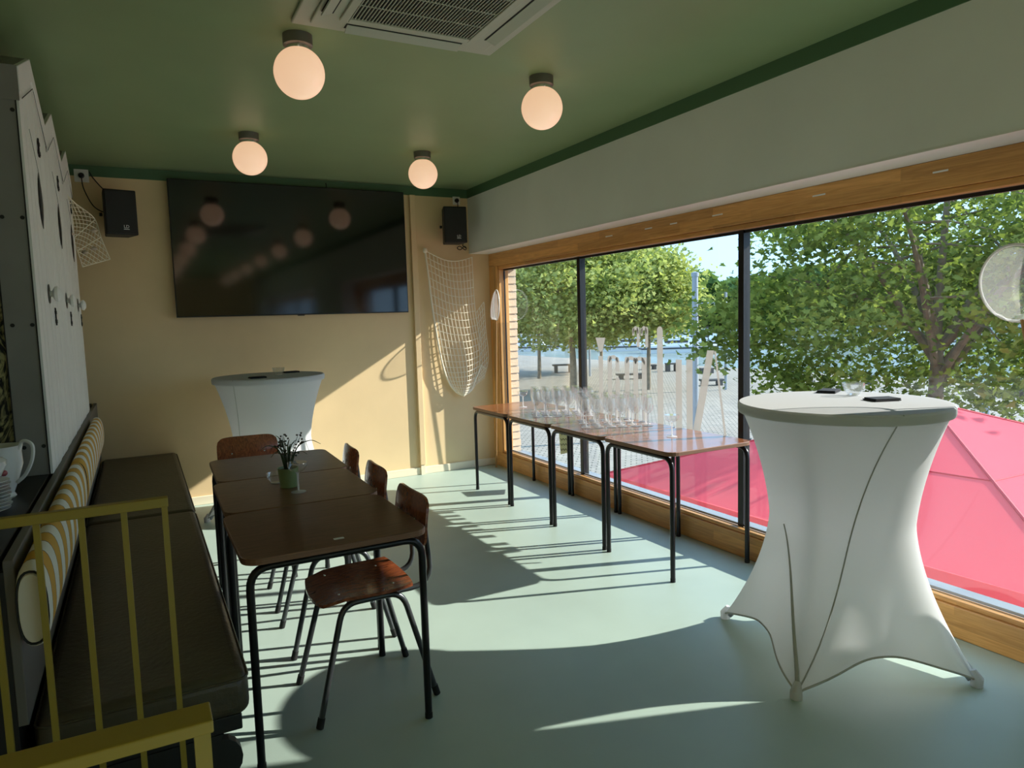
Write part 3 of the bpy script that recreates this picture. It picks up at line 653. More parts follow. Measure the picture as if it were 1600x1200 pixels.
# ------------------------------------------------------------------ stretch covered cocktail tables
def cocktail(loc, rz, label):
    t = thing('cocktail_table', label, 'cocktail table', loc, rz, 'stretch covered cocktail tables')
    RT, RF, ZT = .432, .552, 1.135
    def rad(a, z):
        q = abs(math.cos(2*a)); near = q if math.cos(2*a) > 0 and True else 0
        k = (.5+.5*math.cos(4*a))             # 1 on the leg lines, 0 between
        kk = k**1.6
        s_ = z/ZT
        waist = .278+.022*k
        top = waist+(RT-waist)*max(0, (s_-.50)/.50)**1.7
        low_leg = waist+(RF-waist)*max(0, (.58-s_)/.58)**1.75
        low_mid = waist+(.392-waist)*max(0, (.50-s_)/.50)**1.6
        return top if s_ > .58 else max(low_leg*kk+low_mid*(1-kk), waist) if s_ < .5 else max(low_leg*kk+low_mid*(1-kk), top)
    def hem(a):
        k = abs(math.sin(2*a)); return .020+.115*k**.75
    NU, NV = 128, 44
    def f(u, v):
        a = 2*math.pi*u; z0 = hem(a); z = z0+(ZT-z0)*v; r = rad(a, z); return (r*math.cos(a), r*math.sin(a), z)
    part('cover', MB().grid(f, NU, NV, wrapu=True), M_cover, t, True)
    part('hem_piping', MB().tube([f(i/NU, 0) for i in range(NU)], .0045, 6, closed=True), M_seamcrease, t, True)
    for k in range(2):
        part('seam', MB().tube([Vector(f(((math.pi*k+R(46)*(j/24)**.9)/(2*math.pi)) % 1, j/24))*1.0005 for j in range(25)], .0032, 6), M_seamcrease, t, True)
    for k in range(2):   # darker tubes colour in the crease shade where cloth crosses the frame legs
        a = k*math.pi
        part('crease_shade', MB().tube([Vector(f(((a-.62*(j/14)**1.2)/(2*math.pi)) % 1, .02+.46*j/14))*.998 for j in range(15)], [.010-.006*j/14 for j in range(15)], 6), M_seamcrease, t, True)
    part('top_cover', MB().lathe([(RT, ZT-.042), (RT+.004, ZT-.03), (RT+.004, ZT-.006), (RT-.004, ZT+.003), (.001, ZT+.004)], 72), M_cover, t, True)
    part('table_top', MB().lathe([(.001, ZT-.032), (RT-.006, ZT-.032), (RT-.006, ZT-.002), (.001, ZT-.002)], 48), M_board, t, True)
    for k in range(4):
        a = k*math.pi/2; ft = Vector((RF*math.cos(a), RF*math.sin(a), 0)); b = a+math.pi
        part('frame_leg', MB().tube([ft*.93+Vector((0, 0, .02)), ft*.70+Vector((0, 0, .18)), ft*.50+Vector((0, 0, .38)), Vector((.235*math.cos(a), .235*math.sin(a), .58)), Vector((.30*math.cos(a), .30*math.sin(a), ZT-.035))], .012, 8), M_galv, t, True)
        part('foot_pocket', MB().tube([ft*.97+Vector((0, 0, .0005)), ft*.975+Vector((0, 0, .03)), ft*.945+Vector((0, 0, .065))], [.024, .024, .012], 10), M_cover, t, True)
        a2 = a+math.pi/2
        for z, r_ in ((.50, .240), (.82, .262)): part('frame_brace', MB().tube([(r_*math.cos(a), r_*math.sin(a), z), (r_*math.cos(a2), r_*math.sin(a2), z)], .009, 6), M_galv, t, True)
    return t
cocktail((2.725, 2.035, 0), R(21), 'large white stretch covered cocktail table standing by the window')
cocktail((.925, 5.955, 0), R(-2), 'white stretch covered cocktail table against the cream back wall')
def napkin(x, y, z, rz, label):
    t = thing('folded_napkin', label, 'napkin', (x, y, z), rz, 'black napkins on the cocktail tables')
    part('lower_fold', MB().box(-.062, .062, -.045, .045, .0005, .006), M_napkin, t, bevel=.002); part('upper_fold', MB().box(-.058, .062, -.043, .04, .0065, .012), M_napkin, t, bevel=.002)
ZT2 = 1.1395
napkin(2.985, 2.30, ZT2, R(25), 'black folded napkin at the back of the large cocktail table')
napkin(2.875, 1.945, ZT2, R(-20), 'black folded napkin right of the glass bowl on the large cocktail table')
napkin(.80, 5.72, ZT2, R(5), 'black folded napkin at the front of the far cocktail table')
napkin(1.13, 6.13, ZT2, R(10), 'black folded napkin behind the bowl on the far cocktail table')
def bowl(x, y, z, label, r=.05, h=.06):
    t = thing('glass_bowl', label, 'bowl', (x, y, z), group='small glass bowls')
    part('bowl', MB().lathe([(.001, .003), (r*.5, .003), (r*.85, h*.5), (r, h), (r*.94, h), (r*.78, h*.5), (r*.45, .008), (.001, .008)], 28), M_bowl, t, True)
    part('foot', MB().lathe([(.001, .0002), (r*.52, .0002), (r*.5, .0028), (.001, .0028)], 24), M_solidglass, t, True)
bowl(2.95, 2.14, ZT2, 'small clear glass bowl between the napkins on the large cocktail table')
bowl(1.0, 5.95, ZT2, 'small clear glass bowl on the far cocktail table')
bowl(.560, 3.60, .763, 'small clear glass bowl behind the potted plant', .047, .05)

# ------------------------------------------------------------------ glasses
def wineglass(label):
    t = thing('wine_glass', label, 'wine glass', group='wine glasses in the two clusters')
    part('base', MB().lathe([(.0005, .0005), (.034, .0005), (.034, .0025), (.012, .006), (.0045, .012), (.0038, .05), (.0038, .082), (.008, .0895), (.0005, .0895)], 16), M_solidglass, t, True)
    part('bowl', MB().lathe([(.001, .090), (.016, .094), (.030, .110), (.036, .135), (.034, .165), (.029, .205)], 18), M_bowl, t, True)
    return t
G0 = None
ORD = ('first', 'second', 'third', 'fourth', 'fifth', 'sixth', 'seventh', 'eighth', 'ninth')
def cluster(cx, cy, n, m, rot, jit, lab):
    global G0
    for i in range(n):
        for j in range(m):
            u = (i-(n-1)/2)*.086; v = (j-(m-1)/2)*.086; x = cx+u*math.cos(rot)-v*math.sin(rot)+rng.uniform(-jit, jit); y = cy+u*math.sin(rot)+v*math.cos(rot)+rng.uniform(-jit, jit)
            if not (2.68 < x < 3.235): continue
            lab2 = f'wine glass in {lab}, {ORD[j]} row from the viewer, {ORD[i]} from the bench side'
            if G0 is None: G0 = wineglass(lab2); G0.location = (x, y, .763)
            else: dup(G0, (x, y, .763), rng.uniform(0, 6), lab2)
cluster(3.0, 4.80, 6, 5, R(-28), .006, 'the farther cluster')
cluster(3.02, 4.13, 6, 5, R(-28), .006, 'the nearer cluster')
def coupe(x, y, label):
    t = thing('coupe_glass', label, 'coupe glass', (x, y, .763), group='coupe glasses')
    part('stem', MB().lathe([(.0005, .0005), (.034, .0005), (.034, .0025), (.010, .006), (.0045, .012), (.004, .05), (.005, .088), (.010, .094), (.0005, .094)], 20), M_solidglass, t, True)
    part('bowl', MB().lathe([(.001, .0945), (.020, .098), (.036, .108), (.044, .125), (.0455, .142)], 24), M_bowl, t, True)
coupe(2.95, 5.36, 'coupe glass alone on the farthest rosewood table'); coupe(2.965, 3.43, 'coupe glass alone on the nearest rosewood table'); coupe(.618, 3.335, 'coupe glass in front of the potted plant on the dark table')

# ------------------------------------------------------------------ potted plant
t = thing('potted_plant', 'small pale green pot with grassy leaves and tiny dark flowers', 'plant', (.600, 3.475, .763))
part('pot', MB().lathe([(.001, .0005), (.040, .0005), (.048, .085), (.050, .095), (.046, .095), (.043, .080), (.001, .078)], 28), M_pot, t, True)
part('soil', MB().lathe([(.001, .084), (.0425, .084), (.001, .086)], 20), M_flower, t)
for k in range(16):
    a = k*2.4+rng.uniform(-.3, .3); h = rng.uniform(.09, .17); sp = rng.uniform(.03, .14) if k % 3 else rng.uniform(.10, .17)
    p = smoothpath([(.012*math.cos(a), .012*math.sin(a), .085), (.3*sp*math.cos(a), .3*sp*math.sin(a), .085+h*.7), (.7*sp*math.cos(a), .7*sp*math.sin(a), .085+h*(.95 if sp < .09 else .9)), (sp*math.cos(a), sp*math.sin(a), .085+h*(1.0 if sp < .09 else .75))], 4)
    part('leaf_blade', MB().tube(p, [.0035*(1-i/len(p))+.0008 for i in range(len(p))], 5), M_grass, t, True)
for k in range(9):
    a = k*2.1; sp = .02+.05*rng.random(); h = .19+.075*rng.random()
    tip = Vector((sp*math.cos(a), sp*math.sin(a), h)); p = smoothpath([(.008*math.cos(a), .008*math.sin(a), .085), tip*.55+Vector((0, 0, .05)), tip], 4)
    st = part('flower_stem', MB().tube(p, .0011, 5), M_grass, t, True)
    for q in range(6):
        c = tip+Vector((rng.uniform(-.016, .016), rng.uniform(-.016, .016), rng.uniform(-.05, .012))); part('flower', MB().lathe([(.0004, -.005), (.005, -.001), (.0045, .003), (.0004, .005)], 6, c), M_flower, st, True)

# ------------------------------------------------------------------ nets
def interp(pts, t):
    P = [Vector(p) for p in pts]; x = t*(len(P)-1); i = min(int(x), len(P)-2); Q = smoothpath(P, 8); x = t*(len(Q)-1); i = min(int(x), len(Q)-2); return Q[i].lerp(Q[i+1], x-i)
def netmesh(surf, nu, nv, r, diamond=True):
    m = MB()
    for j in range(nv):
        for i in range(nu+1):
            if diamond:
                if (i+j) % 2: continue
                for di in (-1, 1):
                    if 0 <= i+di <= nu: m.tube([surf(i/nu, j/nv), surf((i+di)/nu, (j+1)/nv)], r, 4, caps=False)
            else:
                m.tube([surf(i/nu, j/nv), surf(i/nu, (j+1)/nv)], r, 4, caps=False)
                if i < nu: m.tube([surf(i/nu, j/nv), surf((i+1)/nu, j/nv)], r, 4, caps=False)
    return m
def N(px, py, y=BY-.035): return ony(px, py, y)
Lc = [N(663, 392), N(668, 430), N(674, 480), N(682, 530), N(691, 572), N(701, 598), N(712, 612), N(722, 618)]
Rc = [N(736, 402), N(738, 440), N(741, 480), N(747, 515), N(752, 545), N(751, 572), N(743, 598), N(733, 612), N(723, 618)]
def surf(u, v):
    a = interp(Lc, v); b = interp(Rc, v); p = a.lerp(b, u); p.z -= .07*math.sin(math.pi*u)*(1-v*.9)
    p.y -= .02+.05*math.sin(math.pi*u)*(.4+.6*math.sin(math.pi*v))+.008*math.sin(9*u+5*v); return p
def surf0(u, v): return surf(u, v)-Vector((2.8, BY, 1.5))
t = thing('fishing_net', 'large beige fishing net draped on the wall between television and window', 'fishing net', (2.8, BY, 1.5))
part('mesh_cords', netmesh(surf0, 13, 26, .0042, False), M_net, t)
part('edge_rope', MB().tube([surf0(0, i/40) for i in range(41)]+[Vector(N(px, py))-Vector((2.8, BY+.03, 1.5)) for px, py in ((735, 607), (744, 585), (750, 570), (757, 576))], .010, 8), M_net, t, True)
part('top_rope', MB().tube([surf0(i/14, 0) for i in range(15)], .005, 6), M_net, t, True)
part('side_rope', MB().tube([surf0(1, i/20) for i in range(21)], .005, 6), M_net, t, True)
part('knot', MB().lathe([(.0005, -.03), (.02, -.015), (.024, 0), (.018, .02), (.0005, .03)], 12, surf0(0, 0)), M_net, t, True)
q = [N(748, 505), N(753, 468), N(757, 530), N(758, 570), N(752, 590)]
def surf2(u, v):
    a = interp([N(741, 490), N(747, 530), N(748, 575), N(744, 600)], v); b = interp([N(754, 472), N(757, 515), N(761, 560), N(754, 592)], v); p = a.lerp(b, u); p.y -= .03; return p-Vector((2.8, BY, 1.5))
part('loose_flap', netmesh(surf2, 4, 14, .0036, False), M_net, t)
# small net with shells on the left
A = [(99, 299, 5.55), (118, 318, 5.9), (147, 341, 6.3), (158, 372, 6.35), (172, 405, 6.4)]
B = [(101, 335, 5.6), (106, 355, 5.75), (113, 372, 5.95), (121, 393, 6.15), (129, 417, 6.25)]
Ap = [ony(*a) for a in A]; Bp = [ony(*b) for b in B]
def surf3(u, v): return interp(Bp, v).lerp(interp(Ap, v), u)-Vector((-.25, 6.2, 2.2))
t = thing('shell_net', 'small beige net with shells hanging from the beach huts', 'fishing net', (-.25, 6.2, 2.2))
part('mesh_cords', netmesh(surf3, 12, 24, .0030), M_net, t)
for v in (.52, .74, 1.0): part('cross_rope', MB().tube([surf3(i/10, v) for i in range(11)], .004, 6), M_net, t, True)
part('edge_rope', MB().tube([surf3(1, i/20) for i in range(21)], .004, 6), M_net, t, True)
part('edge_rope', MB().tube([surf3(0, i/20) for i in range(21)], .004, 6), M_net, t, True)
M_shell = mat('pale_shell', (.75, .62, .50, 1), .4, noise=(40, .3))
for (px, py) in ((147, 361), (133, 395), (147, 389), (110, 366)):
    c = ony(px, py, 6.22 if px > 112 else 5.7); o = part('shell', MB().lathe([(.0005, -.012), (.018, -.006), (.024, .004), (.012, .016), (.0005, .02)], 14, c-Vector((-.25, 6.2, 2.2))), M_shell, t, True)

# landing nets (white tulle hoops) in the window
def hoop(c, r, normal, label, pole_to):
    t = thing('landing_net', label, 'landing net', c, group='white landing nets'); n = Vector(normal).normalized(); a = n.cross(Vector((0, 0, 1))).normalized(); b = a.cross(n)
    ring = [a*(r*math.cos(2*math.pi*i/40))+b*(r*1.05*math.sin(2*math.pi*i/40)) for i in range(40)]
    part('hoop_ring', MB().tube(ring, .006, 8, closed=True), M_plug, t, True)
    def bag(u, v):
        k = v; rr = 1-.55*k**1.5; an = 2*math.pi*u; w_ = 1+.10*k*math.sin(7*an)
        return a*(r*rr*w_*math.cos(an))+b*(r*1.05*rr*w_*math.sin(an))+n*(-.05*k)-Vector((0, 0, .07*k*k))
    part('tulle_bag', MB().grid(bag, 60, 10, wrapu=True), M_tulle, t, True)
    def capm(u, v): return bag(u, 1)*(1-v)+(n*-.05-Vector((0, 0, .07)))*v
    part('tulle_bottom', MB().grid(capm, 60, 3, wrapu=True), M_tulle, t, True)
    d = Vector(pole_to)-Vector(c); s0 = d.normalized()*r
    part('pole', MB().tube([s0, d], .008, 8), M_bamboo, t, True)
hoop((3.225, 6.365, 1.68), .145, (1, -.28, -.02), 'white tulle landing net on a thin pole leaning in the far window corner', (3.20, 6.43, .005))
hoop((3.20, 1.585, 1.63), .150, (1, -.1, .12), 'white tulle landing net hanging at the right edge of the window', (3.24, 1.47, .90))

# vinyl lettering on the middle pane, read from outside
t = thing('window_lettering', 'tall pale translucent letters stuck on the middle window pane', 'lettering', (3.342, 4.0, 0))
def LT(px, py): p = onx(px, py, 3.342); return (p.y-4.0, p.z)
def letter(polys):
    m = MB()
    for ol in polys: m.prism(ol, lambda u, v: (0, u, v), lambda u, v: (.0012, u, v))
    part('letter', m, M_vinyl, t)
def bar(y, z0, z1, w=.058, rtop=False):
    y -= 4.0
    if not rtop: return [(y-w/2, z0), (y+w/2, z0), (y+w/2, z1), (y-w/2, z1)]
    return [(y-w/2, z0), (y+w/2, z0)]+[(y+w/2*math.cos(math.pi*i/8), z1-w/2+w/2*math.sin(math.pi*i/8)) for i in range(9)]
def arch(y0, y1, z, w=.03):
    y0 -= 4.0; y1 -= 4.0; c = (y0+y1)/2; r = abs(y1-y0)/2+.012
    return [(c+r*math.cos(math.pi*i/10), z-.05+.05*math.sin(math.pi*i/10)) for i in range(11)]+[(c-(r-w*.5)*math.cos(math.pi*i/10), z-.06+.03*math.sin(math.pi*i/10)) for i in range(11)]
ZB = .70
letter([bar(4.733, ZB, 1.215), [(4.663-4, 1.365), (4.80-4, 1.365), (4.76-4, 1.27), (4.745-4, 1.25), (4.72-4, 1.25), (4.70-4, 1.27)]])
letter([bar(4.609, ZB, 1.222, rtop=True), bar(4.506, 1.10, 1.215, .05, rtop=True), bar(4.506, ZB, 1.055, .056, rtop=True), arch(4.506, 4.609, 1.228)])
letter([bar(4.382, ZB, 1.222, rtop=True), bar(4.275, ZB, 1.222, rtop=True), bar(4.172, ZB, 1.224), arch(4.172, 4.275, 1.228), arch(4.275, 4.382, 1.228)])
for y in (4.265, 4.165): letter([bar(y-.025, 1.30, 1.452, .034, True), bar(y+.033, 1.385, 1.445, .026, True), arch(y-.02, y+.03, 1.458)])
letter([bar(3.990, ZB, 1.455, .064, rtop=True)])
letter([bar(3.790, ZB, 1.222, .062), bar(3.682, ZB, 1.226, .062)])
letter([[(3.590-4, ZB), (3.660-4, ZB), (3.510-4, 1.295), (3.447-4, 1.295)], [(3.33-4, ZB), (3.350-4, ZB), (3.447-4, 1.29), (3.430-4, 1.29)]])
# paper note hanging at the window below the tables
t = thing('paper_note', 'pale yellow paper note with scribbles taped to the window under the tables', 'paper', (3.340, 5.33, .40))
def PN(px, py): p = onx(px, py, 3.340); return (p.y-5.33, p.z-.40)
part('sheet', MB().prism([PN(873, 672), PN(892, 674), PN(893, 706), PN(876, 710)], lambda u, v: (0, u, v), lambda u, v: (.0008, u, v)), M_note, t)
for k in range(4):
    y0 = 677+k*8; part('scribble', MB().tube([Vector((-.002, *PN(876+i*2.1, y0+(i % 2)*3))) for i in range(8)], .0022, 4), M_grass, t)

# ------------------------------------------------------------------ outside
GZ = -2.5
struct('plaza_ground', MB().box(3.56, 46, -60, 140, GZ-.3, GZ), M_cobble)
# quay runs diagonally: build as a wedge beyond the plaza edge
qa, qb = onz(830, 556, GZ), onz(1230, 580, GZ)
d = (qb-qa); d.z = 0; d.normalize(); nrm = Vector((d.y, -d.x, 0)); nrm = nrm if nrm.x > 0 else -nrm
bpy.data.objects.remove(bpy.data.objects['plaza_ground'], do_unlink=True)
e0 = qa-d*160; e1 = qa+d*160
struct('plaza_ground', MB().add([(3.56, -140, GZ), (e1.x, e1.y, GZ) if e1.y < e0.y else (e0.x, e0.y, GZ), (e0.x, e0.y, GZ) if e1.y < e0.y else (e1.x, e1.y, GZ), (3.56, 160, GZ)], [(0, 1, 2, 3)]), M_cobble)
wz = GZ-.55
struct('harbour_water', MB().add([(-200, -200, wz), (500, -200, wz), (500, 500, wz), (-200, 500, wz)], [(0, 1, 2, 3)]), M_water)
m = MB(); a, b = e0, e1
m.add([a, b, b+Vector((0, 0, -1)), a+Vector((0, 0, -1))], [(0, 1, 2, 3)]); struct('quay_edge', m, M_concrete)

# red parasol on the terrace below
P = onz(1450, 628, .5); RO = R(2); K = .36; H = 2.5
t = thing('red_parasol', 'large red square parasol on the terrace below the window', 'parasol', (P.x, P.y, GZ))
za = .5-GZ; crn = []
for ang in (45, 135, 225, 315): a = R(ang)+RO; crn.append(Vector((H*1.4142*math.cos(a), H*1.4142*math.sin(a), za-K*H)))
for k in range(4):
    A_, B_ = crn[k], crn[(k+1) % 4]; top = Vector((0, 0, za))
    def panel(u, v, A_=A_, B_=B_, top=top):
        p = top.lerp(A_.lerp(B_, u), .02+.98*v); p.z -= .05*math.sin(math.pi*u)*v*(1.2-v); return p
    part('canopy_panel', MB().grid(panel, 12, 12), M_red, t, True)
    part('valance', MB().add([A_, B_, B_-Vector((0, 0, .22)), A_-Vector((0, 0, .22))], [(0, 1, 2, 3)]), M_red, t)
    part('ridge_seam', MB().tube([top, A_], .014, 6), M_redseam, t)
    part('rib', MB().tube([top-Vector((0, 0, .06)), A_-Vector((0, 0, .05))], .018, 6), M_galv, t)
    part('panel_seam', MB().tube([panel(u/8, .5)+Vector((0, 0, .004)) for u in range(9)], .006, 5), M_redseam, t)
part('cap', MB().lathe([(.09, -.02), (.07, .03), (.0005, .05)], 16, (0, 0, za)), M_red, t, True)
part('pole', MB().tube([(0, 0, .0), (0, 0, za-.05)], .04, 10), M_galv, t, True); part('foot_plate', MB().box(-.45, .45, -.45, .45, .0005, .1), M_concrete, t)

# lamp posts
def post(px, py_base, py_top, w_, label, arm):
    b = onz(px, py_base, GZ); dist = (b-CAM).dot(fw); z1 = CAM.z+((b-CAM).dot(fw))*0; tp = ony(px, py_top, b.y)
    t = thing('lamp_post', label, 'lamp post', b, group='grey lamp posts on the plaza'); h = tp.z-GZ; r = w_/2*dist/FPX
    part('pole', MB().tube([(0, 0, 0), (0, 0, h)], r, 14), M_galv, t, True); part('pole_cap', MB().lathe([(r*1.25, 0), (r*1.25, .12), (.001, .16)], 14, (0, 0, h)), M_galv, t, True)
    if arm:
        part('arm', MB().tube([(0, 0, h*.83), (.55, -.45, h*.835)], .03, 6), M_galv, t, True); part('lamp_head', MB().box(.45, .75, -.62, -.38, h*.82, h*.835), M_white, t)
post(1087, 682, 432, 9.5, 'thick grey lamp post on the plaza nearest the window', True)
post(1134, 609, 452, 4.6, 'slim grey lamp post farther away near the water', False)
post(922, 588, 440, 3.2, 'thin lamp post half hidden behind the left plane tree', False)

# benches and planters on the plaza
def parkbench(px, py, wpx, hpx, label, rz=0.):
    b = onz(px, py, GZ); dist = (b-CAM).dot(fw); L = wpx*dist/FPX; h = max(.35, hpx*dist/FPX)
    t = thing('plaza_bench', label, 'bench', b, -YAW+rz, 'dark benches on the plaza')
    for k in range(3): part('seat_plank', MB().box(-L/2, L/2, -.3+k*.2, -.12+k*.2, h-.10, h), M_bench, t)
    for s_ in (-1, 1): part('support', MB().box(s_*L*.33-.12, s_*L*.33+.12, -.28, .28, 0, h-.101), M_bench, t)
for i, (px, py, w_, h_, lab) in enumerate([(1050, 580, 20, 13, 'dark block bench just left of the tall vinyl letter near the water'), (1104, 583, 20, 8, 'dark low bench right behind the thick lamp post'), (1112, 602, 36, 9, 'long dark bench on the plaza behind the slanted letter'),
        (985, 592, 44, 8, 'long low bench on the plaza left of the tall vinyl letter'), (1016, 577, 18, 7, 'dark bench at the quay behind the thin tree trunk'), (880, 582, 34, 13, 'pale bench group behind the left tree trunk'), (1230, 590, 26, 10, 'bench under the big plane tree'),
        (1345, 600, 30, 14, 'dark bench seen under the crown of the big plane tree'), (1590, 620, 30, 10, 'bench by the right edge behind the hanging reflection')]): parkbench(px, py, w_, h_, lab)
b = onz(1540, 650, GZ); t = thing('bollard', 'short grey bollard on the plaza behind the parasol', 'bollard', b); part('post', MB().lathe([(.13, 0), (.13, .75), (.10, .80), (.001, .81)], 14), M_galv, t, True)
# bicycle handlebars etc. of a parked bicycle near the terrace
b = onz(1145, 752, GZ+.0); t = thing('parked_bicycle', 'parked bicycle standing on the plaza beyond the red parasol', 'bicycle', b, R(-30))
for x in (-.52, .52):
    wl = part('wheel', MB().tube([(x+.33*math.cos(2*math.pi*i/28), 0, .35+.33*math.sin(2*math.pi*i/28)) for i in range(28)], .018, 6, closed=True), M_rubber, t, True)
    for k in range(8): a = math.pi*k/8; part('spoke', MB().tube([(x+.32*math.cos(a), 0, .35+.32*math.sin(a)), (x-.32*math.cos(a), 0, .35-.32*math.sin(a))], .003, 4), M_chrome, wl)
part('frame', MB().tube([(-.52, 0, .35), (-.2, 0, .85), (.38, 0, .82), (-.05, 0, .32), (-.2, 0, .85)], .02, 8).tube([(-.05, 0, .32), (-.52, 0, .35)], .015, 6), M_galv, t, True)
part('fork', MB().tube([(.52, 0, .35), (.38, 0, .82), (.35, 0, 1.0)], .018, 8), M_galv, t, True)
part('handlebar', MB().tube(fillet([(.20, -.28, 1.02), (.38, -.26, 1.06), (.36, 0, 1.02), (.38, .26, 1.06), (.20, .28, 1.02)], .08), .014, 8), M_black, t, True)
part('saddle', MB().lathe([(.001, .90), (.10, .90), (.09, .95), (.001, .96)], 14, (-.22, 0, 0)), M_black, t, True)

# trees
LEAF = [(0, 0), (.22, .10), (.50, .02), (.42, .30), (.52, .52), (.26, .55), (0, 1.0), (-.26, .55), (-.52, .52), (-.42, .30), (-.50, .02), (-.22, .10)]
def leaves(cent, size, sd, flat=.5):
    g = np.random.default_rng(sd); n = len(cent); k = len(LEAF); base = np.array([(x, y, .25*abs(x)) for x, y in LEAF]); base[:, 1] -= .4
    nv = g.normal(size=(n, 3)); nv[:, 2] = np.abs(nv[:, 2])+flat; nv /= np.linalg.norm(nv, axis=1, keepdims=True)
    tv = g.normal(size=(n, 3)); tv -= nv*(tv*nv).sum(1, keepdims=True); tv /= np.linalg.norm(tv, axis=1, keepdims=True); bv = np.cross(nv, tv)
    s = size*g.uniform(.7, 1.25, (n, 1, 1))
    V = cent[:, None, :]+s*(base[None, :, 0:1]*tv[:, None, :]+base[None, :, 1:2]*bv[:, None, :]+base[None, :, 2:3]*nv[:, None, :])
    return V.reshape(-1, 3), np.arange(n*k).reshape(n, k), (tv, bv, nv, s)
def leafobj(name, V, F, m, parent):
    me = bpy.data.meshes.new(name); n, k = F.shape; me.vertices.add(len(V)); me.vertices.foreach_set('co', V.astype(np.float32).ravel())
    me.loops.add(n*k); me.loops.foreach_set('vertex_index', F.astype(np.int32).ravel()); me.polygons.add(n); me.polygons.foreach_set('loop_start', (np.arange(n)*k).astype(np.int32))
    me.update(calc_edges=True); me.materials.append(m); o = obj(name, me, parent); o['kind'] = 'stuff'; return o
def tree(base, trunk_h, cc, rad, nclus, per, sig, lsize, tr, m, label, sd, single=0, limbs=9, group=None, low=0., extra=(), clear=0., gap=None):
    """base at ground; cc crown centre relative to base; rad crown radii"""
    g = np.random.default_rng(sd); t = thing('plane_tree', label, 'tree', base, group=group); cc = np.array(cc, float); rad = np.array(rad, float)
    fork = Vector((rng.uniform(-.1, .1), rng.uniform(-.1, .1), trunk_h))
    part('trunk', MB().tube(smoothpath([(0, 0, -.1), (.04, .02, trunk_h*.5), fork, fork*1.02+Vector((.15, .1, trunk_h*.35)), Vector(cc)+Vector((.1, .0, rad[2]*.75))], 5), [tr*(1-.8*(i/20)**1.2) for i in range(21)], 10), M_bark, t, True)
    ends = []
    for k in range(limbs):
        an = 2*math.pi*k/limbs+g.uniform(-.3, .3); el = g.uniform(-.35, .75); q = g.uniform(.65, .95)
        e = cc+rad*np.array([math.cos(an)*math.cos(el), math.sin(an)*math.cos(el), math.sin(el)])*q
        st = fork+Vector((.1, .05, g.uniform(-.1, .3)*trunk_h)); mid = st.lerp(Vector(e), .5)+Vector((0, 0, .12*rad[2]))
        pts = smoothpath([st, mid, Vector(e)], 6); part('branch', MB().tube(pts, [tr*.42*(1-.85*i/(len(pts)-1)) for i in range(len(pts))], 7), M_bark, t, True)
        for j in range(3):
            f = g.uniform(.35, .8); b0 = pts[int(f*(len(pts)-1))]; b1 = b0+Vector(g.normal(size=3)*rad*.28)+Vector((0, 0, .1)); 
            part('twig', MB().tube([b0, b0.lerp(b1, .5)+Vector((0, 0, .08)), b1], [tr*.16, tr*.11, tr*.04], 5), M_bark, t, True); ends.append(np.array(b1))
        ends.append(e)
    cl = []
    while len(cl) < nclus:
        p = g.uniform(-1, 1, 3); rr = np.linalg.norm(p)
        if .30 < rr < 1: cl.append(cc+rad*p)
    cl = np.array(cl+ends+[np.array(x) for x in extra])
    if gap:   # the crown is open on the side towards the harbour
        rel = cl+np.array(base)-np.array(CAM); w_ = rel @ np.array(fw); px_ = 800+FPX*(rel @ np.array(rt))/w_; py_ = 600-FPX*(rel @ np.array(up))/w_
        cl = cl[~((px_ > gap[0]) & (px_ < gap[1]) & (py_ < gap[2]+(px_-gap[0])*gap[3]))]
    if clear:   # keep the limbs in front of the viewer bare enough to show
        tb = Vector(base)-CAM; tb.z = 0; dist0 = tb.length; tb.normalize(); sdv = Vector((tb.y, -tb.x, 0))
        rel = cl+np.array(base)-np.array(CAM); dd_ = rel @ np.array(tb); ss_ = rel @ np.array(sdv)
        cl = cl[~((dd_ < dist0+.3) & (np.abs(ss_*dist0/dd_) < clear))]
    C = (cl[:, None, :]+g.normal(size=(len(cl), per, 3))*np.array([sig*1.3, sig*1.3, sig*.55])).reshape(-1, 3)
    if low: C = C[C[:, 2] > low]
    V, F, fr_ = leaves(C, lsize, sd)
    if single:
        rel = C+np.array(base)-np.array(CAM); px_ = 800+FPX*(rel @ np.array(rt))/(rel @ np.array(fw)); d = np.linalg.norm(rel, axis=1)+np.where((px_ > 1100) & (px_ < 1600), 0, 50); order = np.argsort(d); pick = order[:single]; rest = order[single:]
        k = len(LEAF); keep = F[rest]; V2 = V.reshape(-1, k, 3)[rest].reshape(-1, 3)
        leafobj('foliage', V2, np.arange(len(rest)*k).reshape(-1, k), m, t)
        lm = bpy.data.meshes.new('leaf'); lm.from_pydata([(x, y-.4, .25*abs(x)) for x, y in LEAF], [], [tuple(range(k))]); lm.materials.append(m)
        for i in pick:
            tv, bv, nv, s = fr_[0][i], fr_[1][i], fr_[2][i], float(fr_[3][i, 0, 0]); o = obj('leaf', lm, t)
            o.matrix_local = Matrix(((tv[0]*s, bv[0]*s, nv[0]*s, C[i, 0]), (tv[1]*s, bv[1]*s, nv[1]*s, C[i, 1]), (tv[2]*s, bv[2]*s, nv[2]*s, C[i, 2]), (0, 0, 0, 1)))
    else: leafobj('foliage', V, F, m, t)
    return t
def ground_at(px, depth): # point on the plaza in the direction of a column of the view, at a given distance
    dd = ray(px, 480); dd.z = 0; dd.normalize(); return Vector((CAM.x, CAM.y, GZ))+Vector((dd.x, dd.y, 0))*depth
bT = ground_at(1462, 14.0)
sd_ = Vector((rt.x, rt.y, 0)).normalized()
cc = sd_*.15
